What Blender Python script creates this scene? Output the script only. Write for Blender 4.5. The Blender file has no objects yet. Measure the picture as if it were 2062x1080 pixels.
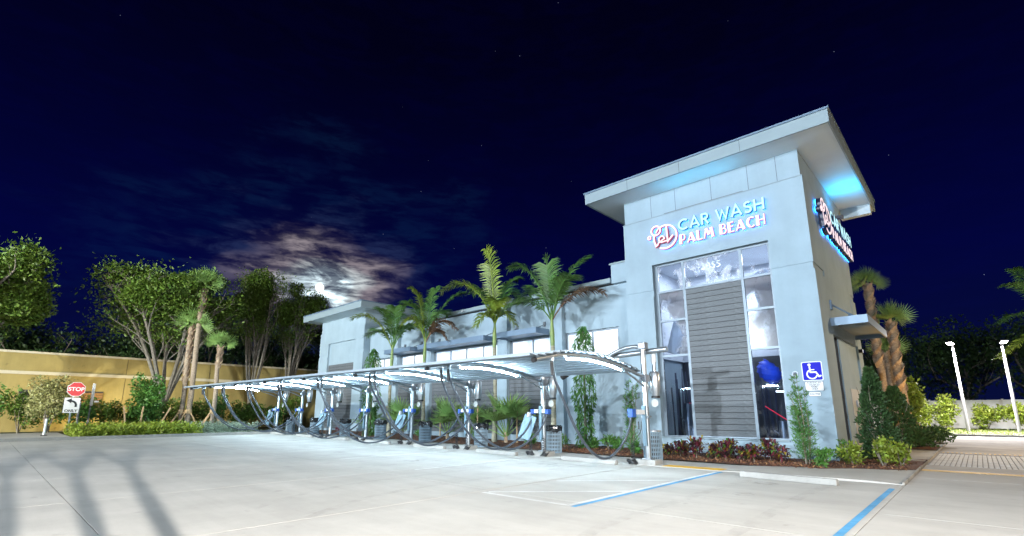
import bpy, math, random
import numpy as np
from mathutils import Vector, Matrix, Euler
R = math.radians
rnd = random.Random(7)
S = bpy.context.scene
COL = S.collection

# ------------------------------------------------------------------ camera
cam = bpy.data.cameras.new('camera'); camo = bpy.data.objects.new('camera', cam); COL.objects.link(camo)
cam.sensor_width = 36; cam.lens = 36 * 987.19 / 2062; cam.shift_y = 83.64 / 2062
cam.clip_end = 5000; cam.clip_start = 0.05
camo.location = (0, 0, 1.5)
camo.rotation_euler = (R(90 + 11.947), R(0.08), R(42.997))
S.camera = camo

# ------------------------------------------------------------------ render, exposure
S.render.engine = 'CYCLES'
S.cycles.use_denoising = True
S.cycles.max_bounces = 6; S.cycles.diffuse_bounces = 3; S.cycles.glossy_bounces = 3
S.cycles.transparent_max_bounces = 8; S.cycles.caustics_reflective = False; S.cycles.caustics_refractive = False
S.cycles.sample_clamp_indirect = 6
S.view_settings.view_transform = 'Standard'; S.view_settings.look = 'None'
S.view_settings.exposure = 0.0; S.view_settings.gamma = 1.0

# ------------------------------------------------------------------ world: night sky with moonlit cloud
MOON = Vector((-0.88, 0.41, 0.235)).normalized()
W = bpy.data.worlds.new('World'); S.world = W; W.use_nodes = True
nt = W.node_tree; nt.nodes.clear()
def N(t, **k):
    n = nt.nodes.new(t)
    for a, b in k.items(): setattr(n, a, b)
    return n
def LK(a, b): nt.links.new(a, b)
def M_(op, a, b=None, clamp=False):
    n = N('ShaderNodeMath', operation=op); n.use_clamp = clamp
    for i, v in enumerate((a, b)):
        if v is None: continue
        if isinstance(v, (int, float)): n.inputs[i].default_value = v
        else: LK(v, n.inputs[i])
    return n.outputs[0]
def ramp(fac, stops, interp='EASE'):
    n = N('ShaderNodeValToRGB'); r = n.color_ramp; r.interpolation = interp
    while len(r.elements) < len(stops): r.elements.new(0.5)
    for e, (p, c) in zip(r.elements, stops): e.position = p; e.color = (*c, 1)
    LK(fac, n.inputs[0]); return n.outputs[0]
tc = N('ShaderNodeTexCoord')
nv = N('ShaderNodeVectorMath', operation='NORMALIZE'); LK(tc.outputs['Generated'], nv.inputs[0])
D = nv.outputs[0]
sep = N('ShaderNodeSeparateXYZ'); LK(D, sep.inputs[0])
dt = N('ShaderNodeVectorMath', operation='DOT_PRODUCT'); LK(D, dt.inputs[0]); dt.inputs[1].default_value = MOON
mv_ = N('ShaderNodeVectorMath', operation='SUBTRACT'); LK(D, mv_.inputs[0]); mv_.inputs[1].default_value = MOON
sv_ = N('ShaderNodeVectorMath', operation='MULTIPLY'); LK(mv_.outputs[0], sv_.inputs[0]); sv_.inputs[1].default_value = (0.95, 0.95, 1.25)
ln_ = N('ShaderNodeVectorMath', operation='LENGTH'); LK(sv_.outputs[0], ln_.inputs[0])
nw_ = N('ShaderNodeTexNoise'); nw_.inputs['Scale'].default_value = 7; nw_.inputs['Detail'].default_value = 5
mw_ = N('ShaderNodeMapping'); mw_.inputs['Scale'].default_value = (1, 1, 2.6); LK(D, mw_.inputs[0]); LK(mw_.outputs[0], nw_.inputs['Vector'])
raw_ = M_('DIVIDE', ln_.outputs['Value'], 0.46)
ang = M_('MAXIMUM', M_('MULTIPLY', raw_, M_('ADD', 0.30, M_('MULTIPLY', nw_.outputs['Fac'], 1.4))), 0.0)
base = ramp(M_('MAXIMUM', sep.outputs['Z'], 0.0), [(0.0, (0.0022, 0.0045, 0.036)), (0.25, (0.0008, 0.0016, 0.042)), (0.45, (0.0006, 0.0008, 0.020)), (0.62, (0.0005, 0.0005, 0.008)), (1.0, (0.0003, 0.0003, 0.004))], 'LINEAR')
mp = N('ShaderNodeMapping'); mp.inputs['Scale'].default_value = (3.6, 3.6, 11); LK(D, mp.inputs[0])
n1 = N('ShaderNodeTexNoise'); n1.inputs['Scale'].default_value = 3.1; n1.inputs['Detail'].default_value = 9; n1.inputs['Roughness'].default_value = 0.6; n1.inputs['Distortion'].default_value = 0.5; LK(mp.outputs[0], n1.inputs['Vector'])
mp2 = N('ShaderNodeMapping'); mp2.inputs['Scale'].default_value = (2.8, 2.8, 15); mp2.inputs['Location'].default_value = (3.1, 1.7, 0.4); LK(D, mp2.inputs[0])
n2 = N('ShaderNodeTexNoise'); n2.inputs['Scale'].default_value = 4.2; n2.inputs['Detail'].default_value = 7; n2.inputs['Roughness'].default_value = 0.62; LK(mp2.outputs[0], n2.inputs['Vector'])
cl = ramp(n1.outputs['Fac'], [(0.38, (0.10, 0.10, 0.10)), (0.60, (1, 1, 1))])
cl2 = ramp(n2.outputs['Fac'], [(0.36, (0.18, 0.18, 0.18)), (0.58, (1, 1, 1))])
glow = ramp(ang, [(0.0, (2.2, 2.6, 2.7)), (0.065, (1.6, 2.0, 2.1)), (0.12, (0.66, 0.72, 0.70)), (0.18, (0.28, 0.24, 0.235)), (0.25, (0.09, 0.08, 0.10)), (0.33, (0.012, 0.020, 0.045)), (0.46, (0.001, 0.006, 0.016)), (0.8, (0.0, 0.0, 0.004))])
def MIXC(op, a, b, f=1.0):
    n = N('ShaderNodeMix', data_type='RGBA', blend_type=op); n.inputs[0].default_value = f
    for i, v in ((6, a), (7, b)):
        if isinstance(v, tuple): n.inputs[i].default_value = (*v, 1)
        else: LK(v, n.inputs[i])
    return n.outputs[2]
cloud = MIXC('MULTIPLY', MIXC('MULTIPLY', glow, cl), cl2)
sky = MIXC('ADD', base, cloud)
vo = N('ShaderNodeTexVoronoi'); vo.inputs['Scale'].default_value = 60; LK(D, vo.inputs['Vector'])
star = M_('MULTIPLY', M_('LESS_THAN', vo.outputs['Distance'], 0.035), M_('GREATER_THAN', M_('FRACT', M_('MULTIPLY', vo.outputs['Color'], 17.3)), 0.90))
sc_ = N('ShaderNodeCombineColor')
for i in range(3): LK(M_('MULTIPLY', star, (0.16, 0.18, 0.26)[i]), sc_.inputs[i])
sky = MIXC('ADD', sky, sc_.outputs[0])
bg = N('ShaderNodeBackground'); bg.inputs['Strength'].default_value = 1.0; LK(sky, bg.inputs['Color'])
wo = N('ShaderNodeOutputWorld'); LK(bg.outputs[0], wo.inputs[0])

# moonlight: the one sun lamp, very weak
sl = bpy.data.lights.new('moonlight', 'SUN'); sl.energy = 0.02; sl.angle = R(0.5); sl.color = (0.75, 0.85, 1.0)
so = bpy.data.objects.new('moonlight', sl); COL.objects.link(so)
so.rotation_euler = (-MOON).to_track_quat('-Z', 'Y').to_euler()

# ------------------------------------------------------------------ helpers
def gz(x): return 0.009 * min(max(-7.4 - x, 0.0), 32.6)

def mat(name, col, rough=0.6, metal=0.0, var=0.12, scale=3.0, bump=0.0, bscale=60.0, col2=None, spec=0.5,
        trans=0.0, island=0.0, emit=None, estr=0.0, stretch=None, detail=5.0):
    m = bpy.data.materials.new(name); m.use_nodes = True
    t = m.node_tree; b = t.nodes['Principled BSDF']
    b.inputs['Roughness'].default_value = rough; b.inputs['Metallic'].default_value = metal
    b.inputs['Specular IOR Level'].default_value = spec
    co = t.nodes.new('ShaderNodeTexCoord')
    vec = co.outputs['Object']
    if stretch:
        mpn = t.nodes.new('ShaderNodeMapping'); mpn.inputs['Scale'].default_value = stretch
        t.links.new(vec, mpn.inputs[0]); vec = mpn.outputs[0]
    nz = t.nodes.new('ShaderNodeTexNoise'); nz.inputs['Scale'].default_value = scale; nz.inputs['Detail'].default_value = detail; nz.inputs['Roughness'].default_value = 0.6
    t.links.new(vec, nz.inputs['Vector'])
    cr = t.nodes.new('ShaderNodeValToRGB')
    c2 = col2 if col2 else tuple(min(1, c * (1 + var)) for c in col)
    c1 = col if col2 else tuple(c * (1 - var) for c in col)
    cr.color_ramp.elements[0].position = 0.32; cr.color_ramp.elements[0].color = (*c1, 1)
    cr.color_ramp.elements[1].position = 0.68; cr.color_ramp.elements[1].color = (*c2, 1)
    t.links.new(nz.outputs['Fac'], cr.inputs[0])
    out = cr.outputs[0]
    if island:
        g = t.nodes.new('ShaderNodeNewGeometry')
        hs = t.nodes.new('ShaderNodeHueSaturation')
        mr = t.nodes.new('ShaderNodeMapRange'); mr.inputs['To Min'].default_value = 1 - island; mr.inputs['To Max'].default_value = 1 + island
        t.links.new(g.outputs['Random Per Island'], mr.inputs['Value']); t.links.new(mr.outputs[0], hs.inputs['Value'])
        mr2 = t.nodes.new('ShaderNodeMapRange'); mr2.inputs['To Min'].default_value = 0.5 - 0.04 * island; mr2.inputs['To Max'].default_value = 0.5 + 0.03 * island
        t.links.new(g.outputs['Random Per Island'], mr2.inputs['Value']); t.links.new(mr2.outputs[0], hs.inputs['Hue'])
        t.links.new(out, hs.inputs['Color']); out = hs.outputs[0]
    t.links.new(out, b.inputs['Base Color'])
    if bump:
        n2 = t.nodes.new('ShaderNodeTexNoise'); n2.inputs['Scale'].default_value = bscale; n2.inputs['Detail'].default_value = 4
        t.links.new(vec, n2.inputs['Vector'])
        bp = t.nodes.new('ShaderNodeBump'); bp.inputs['Strength'].default_value = bump; bp.inputs['Distance'].default_value = 0.02
        t.links.new(n2.outputs['Fac'], bp.inputs['Height']); t.links.new(bp.outputs[0], b.inputs['Normal'])
    if emit:
        b.inputs['Emission Color'].default_value = (*emit, 1); b.inputs['Emission Strength'].default_value = estr
    if trans:
        tr = t.nodes.new('ShaderNodeBsdfTranslucent'); t.links.new(out, tr.inputs['Color'])
        mx = t.nodes.new('ShaderNodeMixShader'); mx.inputs[0].default_value = trans
        o = t.nodes['Material Output']
        t.links.new(b.outputs[0], mx.inputs[1]); t.links.new(tr.outputs[0], mx.inputs[2]); t.links.new(mx.outputs[0], o.inputs[0])
    return m

MT = {}
MT['stucco'] = mat('stucco', (0.285, 0.375, 0.44), 0.85, var=0.06, scale=0.9, bump=0.5, bscale=70)
MT['trim'] = mat('trim_paint', (0.23, 0.295, 0.33), 0.6, var=0.05, scale=1.5)
MT['soffit'] = mat('soffit_paint', (0.60, 0.68, 0.72), 0.6, var=0.04, scale=1.0)
MT['siding'] = mat('wood_grain_siding', (0.07, 0.08, 0.09), 0.6, col2=(0.145, 0.16, 0.175), scale=6, stretch=(1.2, 8, 14), detail=8)
MT['siding_dark'] = mat('siding_joint', (0.02, 0.02, 0.022), 0.8)
MT['alu'] = mat('window_aluminium', (0.20, 0.245, 0.29), 0.45, 0.3, var=0.06)
MT['awning'] = mat('awning_paint', (0.15, 0.22, 0.31), 0.45, 0.2, var=0.05)
MT['concrete'] = mat('concrete', (0.37, 0.357, 0.335), 0.88, col2=(0.435, 0.42, 0.395), scale=0.7, bump=0.18, bscale=45, detail=10)
MT['concrete_warm'] = mat('driveway_concrete', (0.31, 0.295, 0.265), 0.9, col2=(0.42, 0.40, 0.36), scale=0.8, bump=0.2, bscale=45, detail=10)
MT['joint'] = mat('joint_filler', (0.20, 0.19, 0.18), 0.9)
MT['curb'] = mat('curb_concrete', (0.29, 0.288, 0.275), 0.88, var=0.1, scale=2, bump=0.2)
MT['blue_paint'] = mat('blue_line_paint', (0.045, 0.28, 0.56), 0.7, col2=(0.10, 0.36, 0.62), scale=6)
MT['white_paint'] = mat('white_line_paint', (0.60, 0.60, 0.59), 0.7, col2=(0.72, 0.72, 0.71), scale=5)
MT['yellow_paint'] = mat('yellow_paint', (0.68, 0.36, 0.015), 0.65, col2=(0.76, 0.44, 0.03), scale=6)
MT['mulch'] = mat('mulch', (0.045, 0.018, 0.010), 0.95, col2=(0.17, 0.07, 0.035), scale=18, bump=0.9, bscale=40)
MT['chip'] = mat('mulch_chip', (0.16, 0.07, 0.035), 0.95, island=0.7)
MT['soil'] = mat('grassy_ground', (0.035, 0.05, 0.015), 0.95, col2=(0.07, 0.085, 0.03), scale=2)
MT['steel'] = mat('galvanised_steel', (0.40, 0.44, 0.48), 0.33, 0.85, var=0.12, scale=5)
MT['steel_dark'] = mat('dark_steel', (0.22, 0.24, 0.27), 0.4, 0.8, var=0.1)
MT['slat'] = mat('corrugated_slat', (0.24, 0.29, 0.34), 0.6, 0.2, var=0.10, scale=2)
MT['canister'] = mat('brushed_canister', (0.52, 0.55, 0.58), 0.3, 0.9, var=0.1)
MT['hose'] = mat('vacuum_hose', (0.035, 0.045, 0.06), 0.33, var=0.2, spec=0.6)
MT['black'] = mat('black_rubber', (0.012, 0.012, 0.014), 0.55)
MT['bag'] = mat('bin_bag', (0.012, 0.013, 0.016), 0.22, spec=0.7)
MT['bin'] = mat('perforated_bin_steel', (0.13, 0.19, 0.24), 0.45, 0.3, var=0.1)
MT['board'] = mat('mat_board', (0.12, 0.20, 0.26), 0.5, 0.2, var=0.06)
MT['white_plastic'] = mat('white_plastic', (0.52, 0.55, 0.58), 0.4)
MT['blue_plastic'] = mat('blue_plastic', (0.015, 0.07, 0.30), 0.4)
MT['led'] = mat('led_bar', (0.8, 0.9, 1), 0.4, emit=(0.62, 0.86, 1.0), estr=330)
MT['bark'] = mat('bark', (0.12, 0.095, 0.07), 0.9, col2=(0.27, 0.23, 0.18), scale=7, bump=0.6, bscale=25, stretch=(1, 1, 0.35))
MT['bark_grey'] = mat('grey_bark', (0.10, 0.09, 0.075), 0.9, col2=(0.22, 0.20, 0.17), scale=6, bump=0.5, bscale=25)
MT['palm_trunk'] = mat('palm_trunk', (0.17, 0.13, 0.095), 0.9, col2=(0.36, 0.29, 0.22), scale=9, bump=0.5, bscale=20, stretch=(1, 1, 2.2))
MT['boots'] = mat('palm_boots', (0.22, 0.155, 0.10), 0.9, col2=(0.42, 0.32, 0.23), scale=5, island=0.3)
MT['royal_trunk'] = mat('smooth_palm_trunk', (0.17, 0.165, 0.12), 0.8, col2=(0.30, 0.285, 0.21), scale=4, stretch=(1, 1, 4))
MT['shaft'] = mat('crown_shaft', (0.10, 0.18, 0.05), 0.5, col2=(0.22, 0.28, 0.08), scale=3)
def leafmat(n, c, c2, tr=0.3, isl=0.35, rough=0.5): return mat(n, c, rough, col2=c2, scale=1.3, trans=tr, island=isl, spec=0.4)
MT['leaf_tree'] = leafmat('tree_leaf', (0.06, 0.125, 0.018), (0.15, 0.235, 0.035))
MT['leaf_dark'] = leafmat('dark_tree_leaf', (0.035, 0.075, 0.022), (0.07, 0.125, 0.036))
MT['leaf_green'] = leafmat('shrub_leaf', (0.05, 0.15, 0.028), (0.12, 0.26, 0.05))
MT['leaf_bright'] = leafmat('bright_leaf', (0.15, 0.22, 0.02), (0.30, 0.36, 0.05))
MT['leaf_var'] = leafmat('variegated_leaf', (0.20, 0.21, 0.07), (0.42, 0.40, 0.18))
MT['leaf_mast'] = leafmat('mast_leaf', (0.045, 0.14, 0.035), (0.10, 0.24, 0.05))
MT['leaf_podo'] = leafmat('podocarpus_leaf', (0.06, 0.17, 0.045), (0.13, 0.28, 0.07))
MT['leaf_cone'] = leafmat('cone_leaf', (0.025, 0.065, 0.025), (0.065, 0.125, 0.04))
MT['leaf_grey'] = leafmat('silver_leaf', (0.14, 0.20, 0.14), (0.26, 0.32, 0.24))
MT['frond'] = leafmat('palm_frond', (0.05, 0.14, 0.035), (0.13, 0.25, 0.06), 0.3, 0.25, 0.4)
MT['frond_y'] = leafmat('sunny_palm_frond', (0.13, 0.21, 0.025), (0.26, 0.33, 0.05), 0.3, 0.25, 0.4)  # yellower, paler green variant of the frond colour
MT['frond_brown'] = leafmat('dead_palm_frond', (0.10, 0.055, 0.03), (0.24, 0.15, 0.09), 0.2, 0.3, 0.7)
MT['fan'] = leafmat('fan_palm_leaf', (0.16, 0.29, 0.08), (0.30, 0.44, 0.14), 0.3, 0.25, 0.45)
MT['croton_red'] = leafmat('croton_red', (0.10, 0.012, 0.035), (0.20, 0.04, 0.05), 0.2, 0.5, 0.4)
MT['croton_dark'] = leafmat('croton_dark', (0.05, 0.012, 0.035), (0.06, 0.05, 0.03), 0.2, 0.6, 0.4)
MT['croton_yellow'] = leafmat('croton_yellow', (0.40, 0.24, 0.02), (0.12, 0.16, 0.02), 0.2, 0.5, 0.4)
MT['yellow_wall'] = mat('yellow_stucco', (0.33, 0.265, 0.10), 0.9, var=0.06, scale=0.8, bump=0.2, bscale=60)
MT['cream_band'] = mat('cream_band', (0.50, 0.46, 0.36), 0.85, var=0.06)
MT['dark_glass'] = mat('dark_glass', (0.012, 0.014, 0.018), 0.08, spec=0.8)
MT['wood'] = mat('brown_wood', (0.20, 0.11, 0.045), 0.7, var=0.2, scale=8, stretch=(1, 1, 6))
MT['stake'] = mat('pale_wood', (0.42, 0.30, 0.17), 0.8, var=0.15, scale=8)
MT['fence'] = mat('white_vinyl', (0.60, 0.60, 0.56), 0.5, var=0.04)
MT['pole'] = mat('light_pole_concrete', (0.20, 0.20, 0.21), 0.8, var=0.08)
MT['lamp_head'] = mat('lamp_head', (0.10, 0.10, 0.11), 0.5, 0.5)
MT['red'] = mat('sign_red', (0.52, 0.012, 0.02), 0.4)
MT['sign_white'] = mat('sign_white', (0.72, 0.73, 0.75), 0.45, var=0.03)
MT['sign_black'] = mat('sign_black', (0.02, 0.02, 0.025), 0.5)
MT['sign_blue'] = mat('sign_blue', (0.012, 0.012, 0.42), 0.6, var=0.03, spec=0.15)
MT['letter_body'] = mat('letter_return', (0.012, 0.02, 0.06), 0.35)
MT['face_cyan'] = mat('face_cyan', (0.03, 0.18, 0.24), 0.4, emit=(0.58, 0.93, 1.0), estr=1.15)
MT['face_pink'] = mat('face_pink', (0.25, 0.16, 0.18), 0.4, emit=(1.0, 0.80, 0.84), estr=1.1)
MT['halo_blue'] = mat('halo_blue', (0.1, 0.4, 1), 0.4, emit=(0.03, 0.32, 1.0), estr=11)
MT['halo_pink'] = mat('halo_rim', (0.30, 0.05, 0.08), 0.4, emit=(0.8, 0.10, 0.18), estr=0.35)
MT['grass'] = leafmat('grass_blade', (0.09, 0.13, 0.015), (0.17, 0.21, 0.03))
MT['grey_panel'] = mat('grey_panel', (0.42, 0.43, 0.42), 0.6, var=0.06)
MT['paver'] = mat('paver', (0.36, 0.37, 0.38), 0.8, col2=(0.50, 0.50, 0.50), scale=2.5)

def weather(m, amt=0.11, streak=(0.12, 1.6, 1)):
    # broad stains, sweep streaks and fine speckle multiplied over the base colour
    t = m.node_tree; b = t.nodes['Principled BSDF']; src = b.inputs['Base Color'].links[0].from_socket
    g = t.nodes.new('ShaderNodeNewGeometry')
    def layer(sc, stretch, lo, hi, p0, p1, src, det=8):
        mp_ = t.nodes.new('ShaderNodeMapping'); mp_.inputs['Scale'].default_value = stretch; t.links.new(g.outputs['Position'], mp_.inputs[0])
        n_ = t.nodes.new('ShaderNodeTexNoise'); n_.inputs['Scale'].default_value = sc; n_.inputs['Detail'].default_value = det; n_.inputs['Roughness'].default_value = 0.65; t.links.new(mp_.outputs[0], n_.inputs['Vector'])
        r_ = t.nodes.new('ShaderNodeMapRange'); r_.inputs['From Min'].default_value = p0; r_.inputs['From Max'].default_value = p1; r_.inputs['To Min'].default_value = lo; r_.inputs['To Max'].default_value = hi; t.links.new(n_.outputs['Fac'], r_.inputs['Value'])
        mx = t.nodes.new('ShaderNodeMix'); mx.data_type = 'RGBA'; mx.blend_type = 'MULTIPLY'; mx.inputs[0].default_value = 1; t.links.new(src, mx.inputs[6]); t.links.new(r_.outputs[0], mx.inputs[7]); return mx.outputs[2]
    src = layer(0.30, (1, 1, 1), 1 - amt, 1.03, 0.36, 0.60, src)
    src = layer(1.1, streak, 1 - amt * .7, 1.03, 0.34, 0.62, src)
    src = layer(1.7, (1, 1, 1), 1.0, 1 - amt * 1.6, 0.66, 0.74, src, 3)
    src = layer(9.0, (1, 1, 1), 1 - amt * .55, 1.0, 0.30, 0.42, src)
    t.links.new(src, b.inputs['Base Color'])
    rr = t.nodes.new('ShaderNodeMapRange'); return m
weather(MT['concrete']); weather(MT['concrete_warm'], 0.35); weather(MT['curb'], 0.2); weather(MT['stucco'], 0.05, (1.5, 1.5, 0.15)); weather(MT['yellow_wall'], 0.2, (1.5, 1.5, 0.15)); weather(MT['white_paint'], .3); weather(MT['yellow_paint'], .35); weather(MT['blue_paint'], .3)

class MB:
    def __init__(s): s.v = []; s.f = []
    def add(s, vs, fs):
        o = len(s.v); s.v += [tuple(v) for v in vs]; s.f += [tuple(i + o for i in f) for f in fs]; return s
    def box(s, x0, x1, y0, y1, z0, z1):
        v = [(x, y, z) for z in (z0, z1) for y in (y0, y1) for x in (x0, x1)]
        return s.add(v, [(0, 2, 3, 1), (4, 5, 7, 6), (0, 1, 5, 4), (1, 3, 7, 5), (3, 2, 6, 7), (2, 0, 4, 6)])
    def obox(s, c, size, rot):
        e = Euler(rot).to_matrix(); h = [d / 2 for d in size]; c = Vector(c)
        v = [c + e @ Vector((x, y, z)) for z in (-h[2], h[2]) for y in (-h[1], h[1]) for x in (-h[0], h[0])]
        return s.add(v, [(0, 2, 3, 1), (4, 5, 7, 6), (0, 1, 5, 4), (1, 3, 7, 5), (3, 2, 6, 7), (2, 0, 4, 6)])
    def tube(s, pts, rad, n=8, cap=True):
        P = [Vector(p) for p in pts]; k = len(P)
        rr = rad if isinstance(rad, (list, tuple)) else [rad] * k
        ref = None; vs = []; fs = []
        for i in range(k):
            t = (P[min(i + 1, k - 1)] - P[max(i - 1, 0)])
            if t.length < 1e-9: t = Vector((0, 0, 1))
            t.normalize()
            if ref is None: ref = Vector((1, 0, 0)) if abs(t.x) < 0.9 else Vector((0, 1, 0))
            a = (ref - t * ref.dot(t))
            if a.length < 1e-6: a = t.orthogonal()
            a.normalize(); ref = a; b = t.cross(a)
            for j in range(n):
                w = 2 * math.pi * j / n
                vs.append(P[i] + (a * math.cos(w) + b * math.sin(w)) * rr[i])
        for i in range(k - 1):
            for j in range(n):
                j2 = (j + 1) % n; fs.append((i * n + j, i * n + j2, (i + 1) * n + j2, (i + 1) * n + j))
        if cap: fs.append(tuple(range(n - 1, -1, -1))); fs.append(tuple((k - 1) * n + j for j in range(n)))
        return s.add(vs, fs)
    def cyl(s, c, r, z0, z1, n=16, r2=None):
        return s.tube([(c[0], c[1], z0), (c[0], c[1], z1)], [r, r if r2 is None else r2], n)
    def prism(s, poly, fn, d0, d1):
        n = len(poly); vs = [fn(p[0], p[1], d0) for p in poly] + [fn(p[0], p[1], d1) for p in poly]
        fs = [tuple(range(n - 1, -1, -1)), tuple(range(n, 2 * n))] + [(i, (i + 1) % n, n + (i + 1) % n, n + i) for i in range(n)]
        return s.add(vs, fs)
    def ribbon(s, pts, w, fn, d0, d1, closed=False):
        k = len(pts); Ls = []; Rs = []
        for i in range(k):
            a = pts[i - 1] if (i > 0 or closed) else pts[i]; b = pts[(i + 1) % k] if (i < k - 1 or closed) else pts[i]
            p = pts[i]
            d1_ = Vector((p[0] - a[0], p[1] - a[1])); d2_ = Vector((b[0] - p[0], b[1] - p[1]))
            if d1_.length < 1e-9: d1_ = d2_.copy()
            if d2_.length < 1e-9: d2_ = d1_.copy()
            d1_.normalize(); d2_.normalize(); t = d1_ + d2_
            if t.length < 1e-3: t = d1_.copy()
            t.normalize(); n = Vector((-t.y, t.x)); sc = 1 / max(0.45, n.dot(Vector((-d1_.y, d1_.x))))
            ww = (w[i] if isinstance(w, (list, tuple)) else w) / 2 * sc
            Ls.append((p[0] + n.x * ww, p[1] + n.y * ww)); Rs.append((p[0] - n.x * ww, p[1] - n.y * ww))
        vs = [fn(*q, d) for d in (d0, d1) for q in Ls + Rs]; o = 2 * k; fs = []
        for i in range(k if closed else k - 1):
            j = (i + 1) % k
            fs += [(i, k + i, k + j, j), (o + i, o + j, o + k + j, o + k + i), (i, j, o + j, o + i), (k + j, k + i, o + k + i, o + k + j)]
        if not closed: fs += [(0, o, o + k, k), (k - 1, 2 * k - 1, o + 2 * k - 1, o + k - 1)]
        return s.add(vs, fs)
    def build(s, name, m, parent=None, smooth=False, bevel=0.0, loc=None):
        me = bpy.data.meshes.new(name)
        v = s.v
        if loc is None and parent is not None:
            wl = parent_loc(parent); v = [(a - wl[0], b - wl[1], c - wl[2]) for a, b, c in v]
        me.from_pydata(v, [], s.f); me.update()
        if smooth:
            for p in me.polygons: p.use_smooth = True
        me.materials.append(MT[m])
        return link(name, me, parent, loc, bevel, smooth)
def parent_loc(p):
    l = Vector((0, 0, 0))
    while p is not None: l = l + p.location; p = p.parent
    return l
def link(name, me, parent=None, loc=None, bevel=0.0, smooth=False):
    o = bpy.data.objects.new(name, me); COL.objects.link(o)
    if parent is not None: o.parent = parent
    if loc is not None: o.location = loc
    if bevel:
        b = o.modifiers.new('bevel', 'BEVEL'); b.width = bevel; b.segments = 2; b.limit_method = 'ANGLE'
    elif smooth and me is not None and len(me.polygons) < 20000:
        me.set_sharp_from_angle(angle=R(50)) if hasattr(me, 'set_sharp_from_angle') else None
    return o
def thing(name, loc, label, cat, group=None, rz=0.0):
    o = bpy.data.objects.new(name, None); COL.objects.link(o); o.location = loc; o.rotation_euler = (0, 0, rz)
    o.empty_display_size = 0.2
    return tag(o, label, cat, group)
def tag(o, label, cat, group=None, kind=None):
    if label: o['label'] = label
    if cat: o['category'] = cat
    if group: o['group'] = group
    if kind: o['kind'] = kind
    return o
def struct(o): o['kind'] = 'structure'; return o
def child(name, me, parent, loc=(0, 0, 0), rot=(0, 0, 0), scale=(1, 1, 1)):
    o = bpy.data.objects.new(name, me); COL.objects.link(o); o.parent = parent
    o.location = loc; o.rotation_euler = rot; o.scale = scale; return o
def copy_tree(src, parent=None):
    c = src.copy(); COL.objects.link(c); c.parent = parent
    for ch in src.children: copy_tree(ch, c)
    return c
def text(name, body, size, m, parent, loc, rot, extrude=0.004, align='CENTER', sx=1.0, bold=0.0, space=1.0):
    c = bpy.data.curves.new(name, 'FONT'); c.body = body; c.size = size; c.extrude = extrude; c.align_x = align; c.align_y = 'CENTER'
    c.offset = bold; c.space_character = space
    tmp = bpy.data.objects.new(name, c); COL.objects.link(tmp)
    me = bpy.data.meshes.new_from_object(tmp.evaluated_get(bpy.context.evaluated_depsgraph_get())); bpy.data.objects.remove(tmp); bpy.data.curves.remove(c)
    me.materials.clear(); me.materials.append(MT[m]); me.name = name
    o = bpy.data.objects.new(name, me); COL.objects.link(o); o.parent = parent
    wl = parent_loc(parent); o.location = (loc[0] - wl[0], loc[1] - wl[1], loc[2] - wl[2]); o.rotation_euler = rot; o.scale = (sx, 1, 1); return o

# fast leaf meshes -------------------------------------------------
def quadmesh(name, V, m, smooth=False):
    """V: (n,4,3) array of quads"""
    n = len(V); me = bpy.data.meshes.new(name)
    me.vertices.add(n * 4); me.vertices.foreach_set('co', np.ascontiguousarray(V, dtype=np.float32).ravel())
    me.loops.add(n * 4); me.loops.foreach_set('vertex_index', np.arange(n * 4, dtype=np.int32))
    me.polygons.add(n); me.polygons.foreach_set('loop_start', np.arange(0, n * 4, 4, dtype=np.int32))
    me.update(calc_edges=True); me.materials.append(MT[m]); return me
def leaf_quads(P, size, seed, aspect=0.45, up=0.35, dirs=None, dvar=0.8, fold=0.0):
    g = np.random.default_rng(seed); P = np.asarray(P, float); n = len(P)
    d = g.normal(size=(n, 3))
    if dirs is not None: d = np.asarray(dirs, float) + dvar * d * 0.5
    d[:, 2] += up * (0 if dirs is not None else 1)
    d /= np.linalg.norm(d, axis=1)[:, None] + 1e-9
    w = np.cross(d, g.normal(size=(n, 3))); w /= np.linalg.norm(w, axis=1)[:, None] + 1e-9
    L = size * g.uniform(0.6, 1.3, size=(n, 1)); 
    mid = P + d * L * 0.5
    q = np.stack([P, mid + w * L * aspect * 0.5, P + d * L, mid - w * L * aspect * 0.5], 1)
    return q
# ================================================================== SETTING
# big ground sheet to the horizon, follows the slight rise of the lot
mb = MB(); xs = [-1500, -40, -7.4, 1500]; ys = [-1500, 1500]
vs = [(x, y, gz(x) - 0.09) for y in ys for x in xs]
mb.add(vs, [(0, 1, 5, 4), (1, 2, 6, 5), (2, 3, 7, 6)])
struct(mb.build('ground', 'soil'))

POSTX = [-7.39, -11.43, -15.42, -19.34, -23.27, -27.06, -30.92, -34.53]
def slabs(root, xb, yb, m, gap=0.008, lift=0.0, thick=0.08):
    for i in range(len(xb) - 1):
        for j in range(len(yb) - 1):
            x0, x1, y0, y1 = xb[i] + gap, xb[i + 1] - gap, yb[j] + gap, yb[j + 1] - gap
            b = MB()
            v = [(x0, y0, gz(x0) - thick), (x1, y0, gz(x1) - thick), (x0, y1, gz(x0) - thick), (x1, y1, gz(x1) - thick),
                 (x0, y0, gz(x0) + lift), (x1, y0, gz(x1) + lift), (x0, y1, gz(x0) + lift), (x1, y1, gz(x1) + lift)]
            b.add(v, [(4, 5, 7, 6), (0, 1, 5, 4), (1, 3, 7, 5), (3, 2, 6, 7), (2, 0, 4, 6)])
            b.build('slab', m, root)
lot = MB().add([(x, y, gz(x) - 0.012) for y in (-16, 13.62) for x in (-33.2, -7.4, -1.36)], [(0, 1, 4, 3), (1, 2, 5, 4)]).build('parking_lot', 'joint'); struct(lot)
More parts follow.
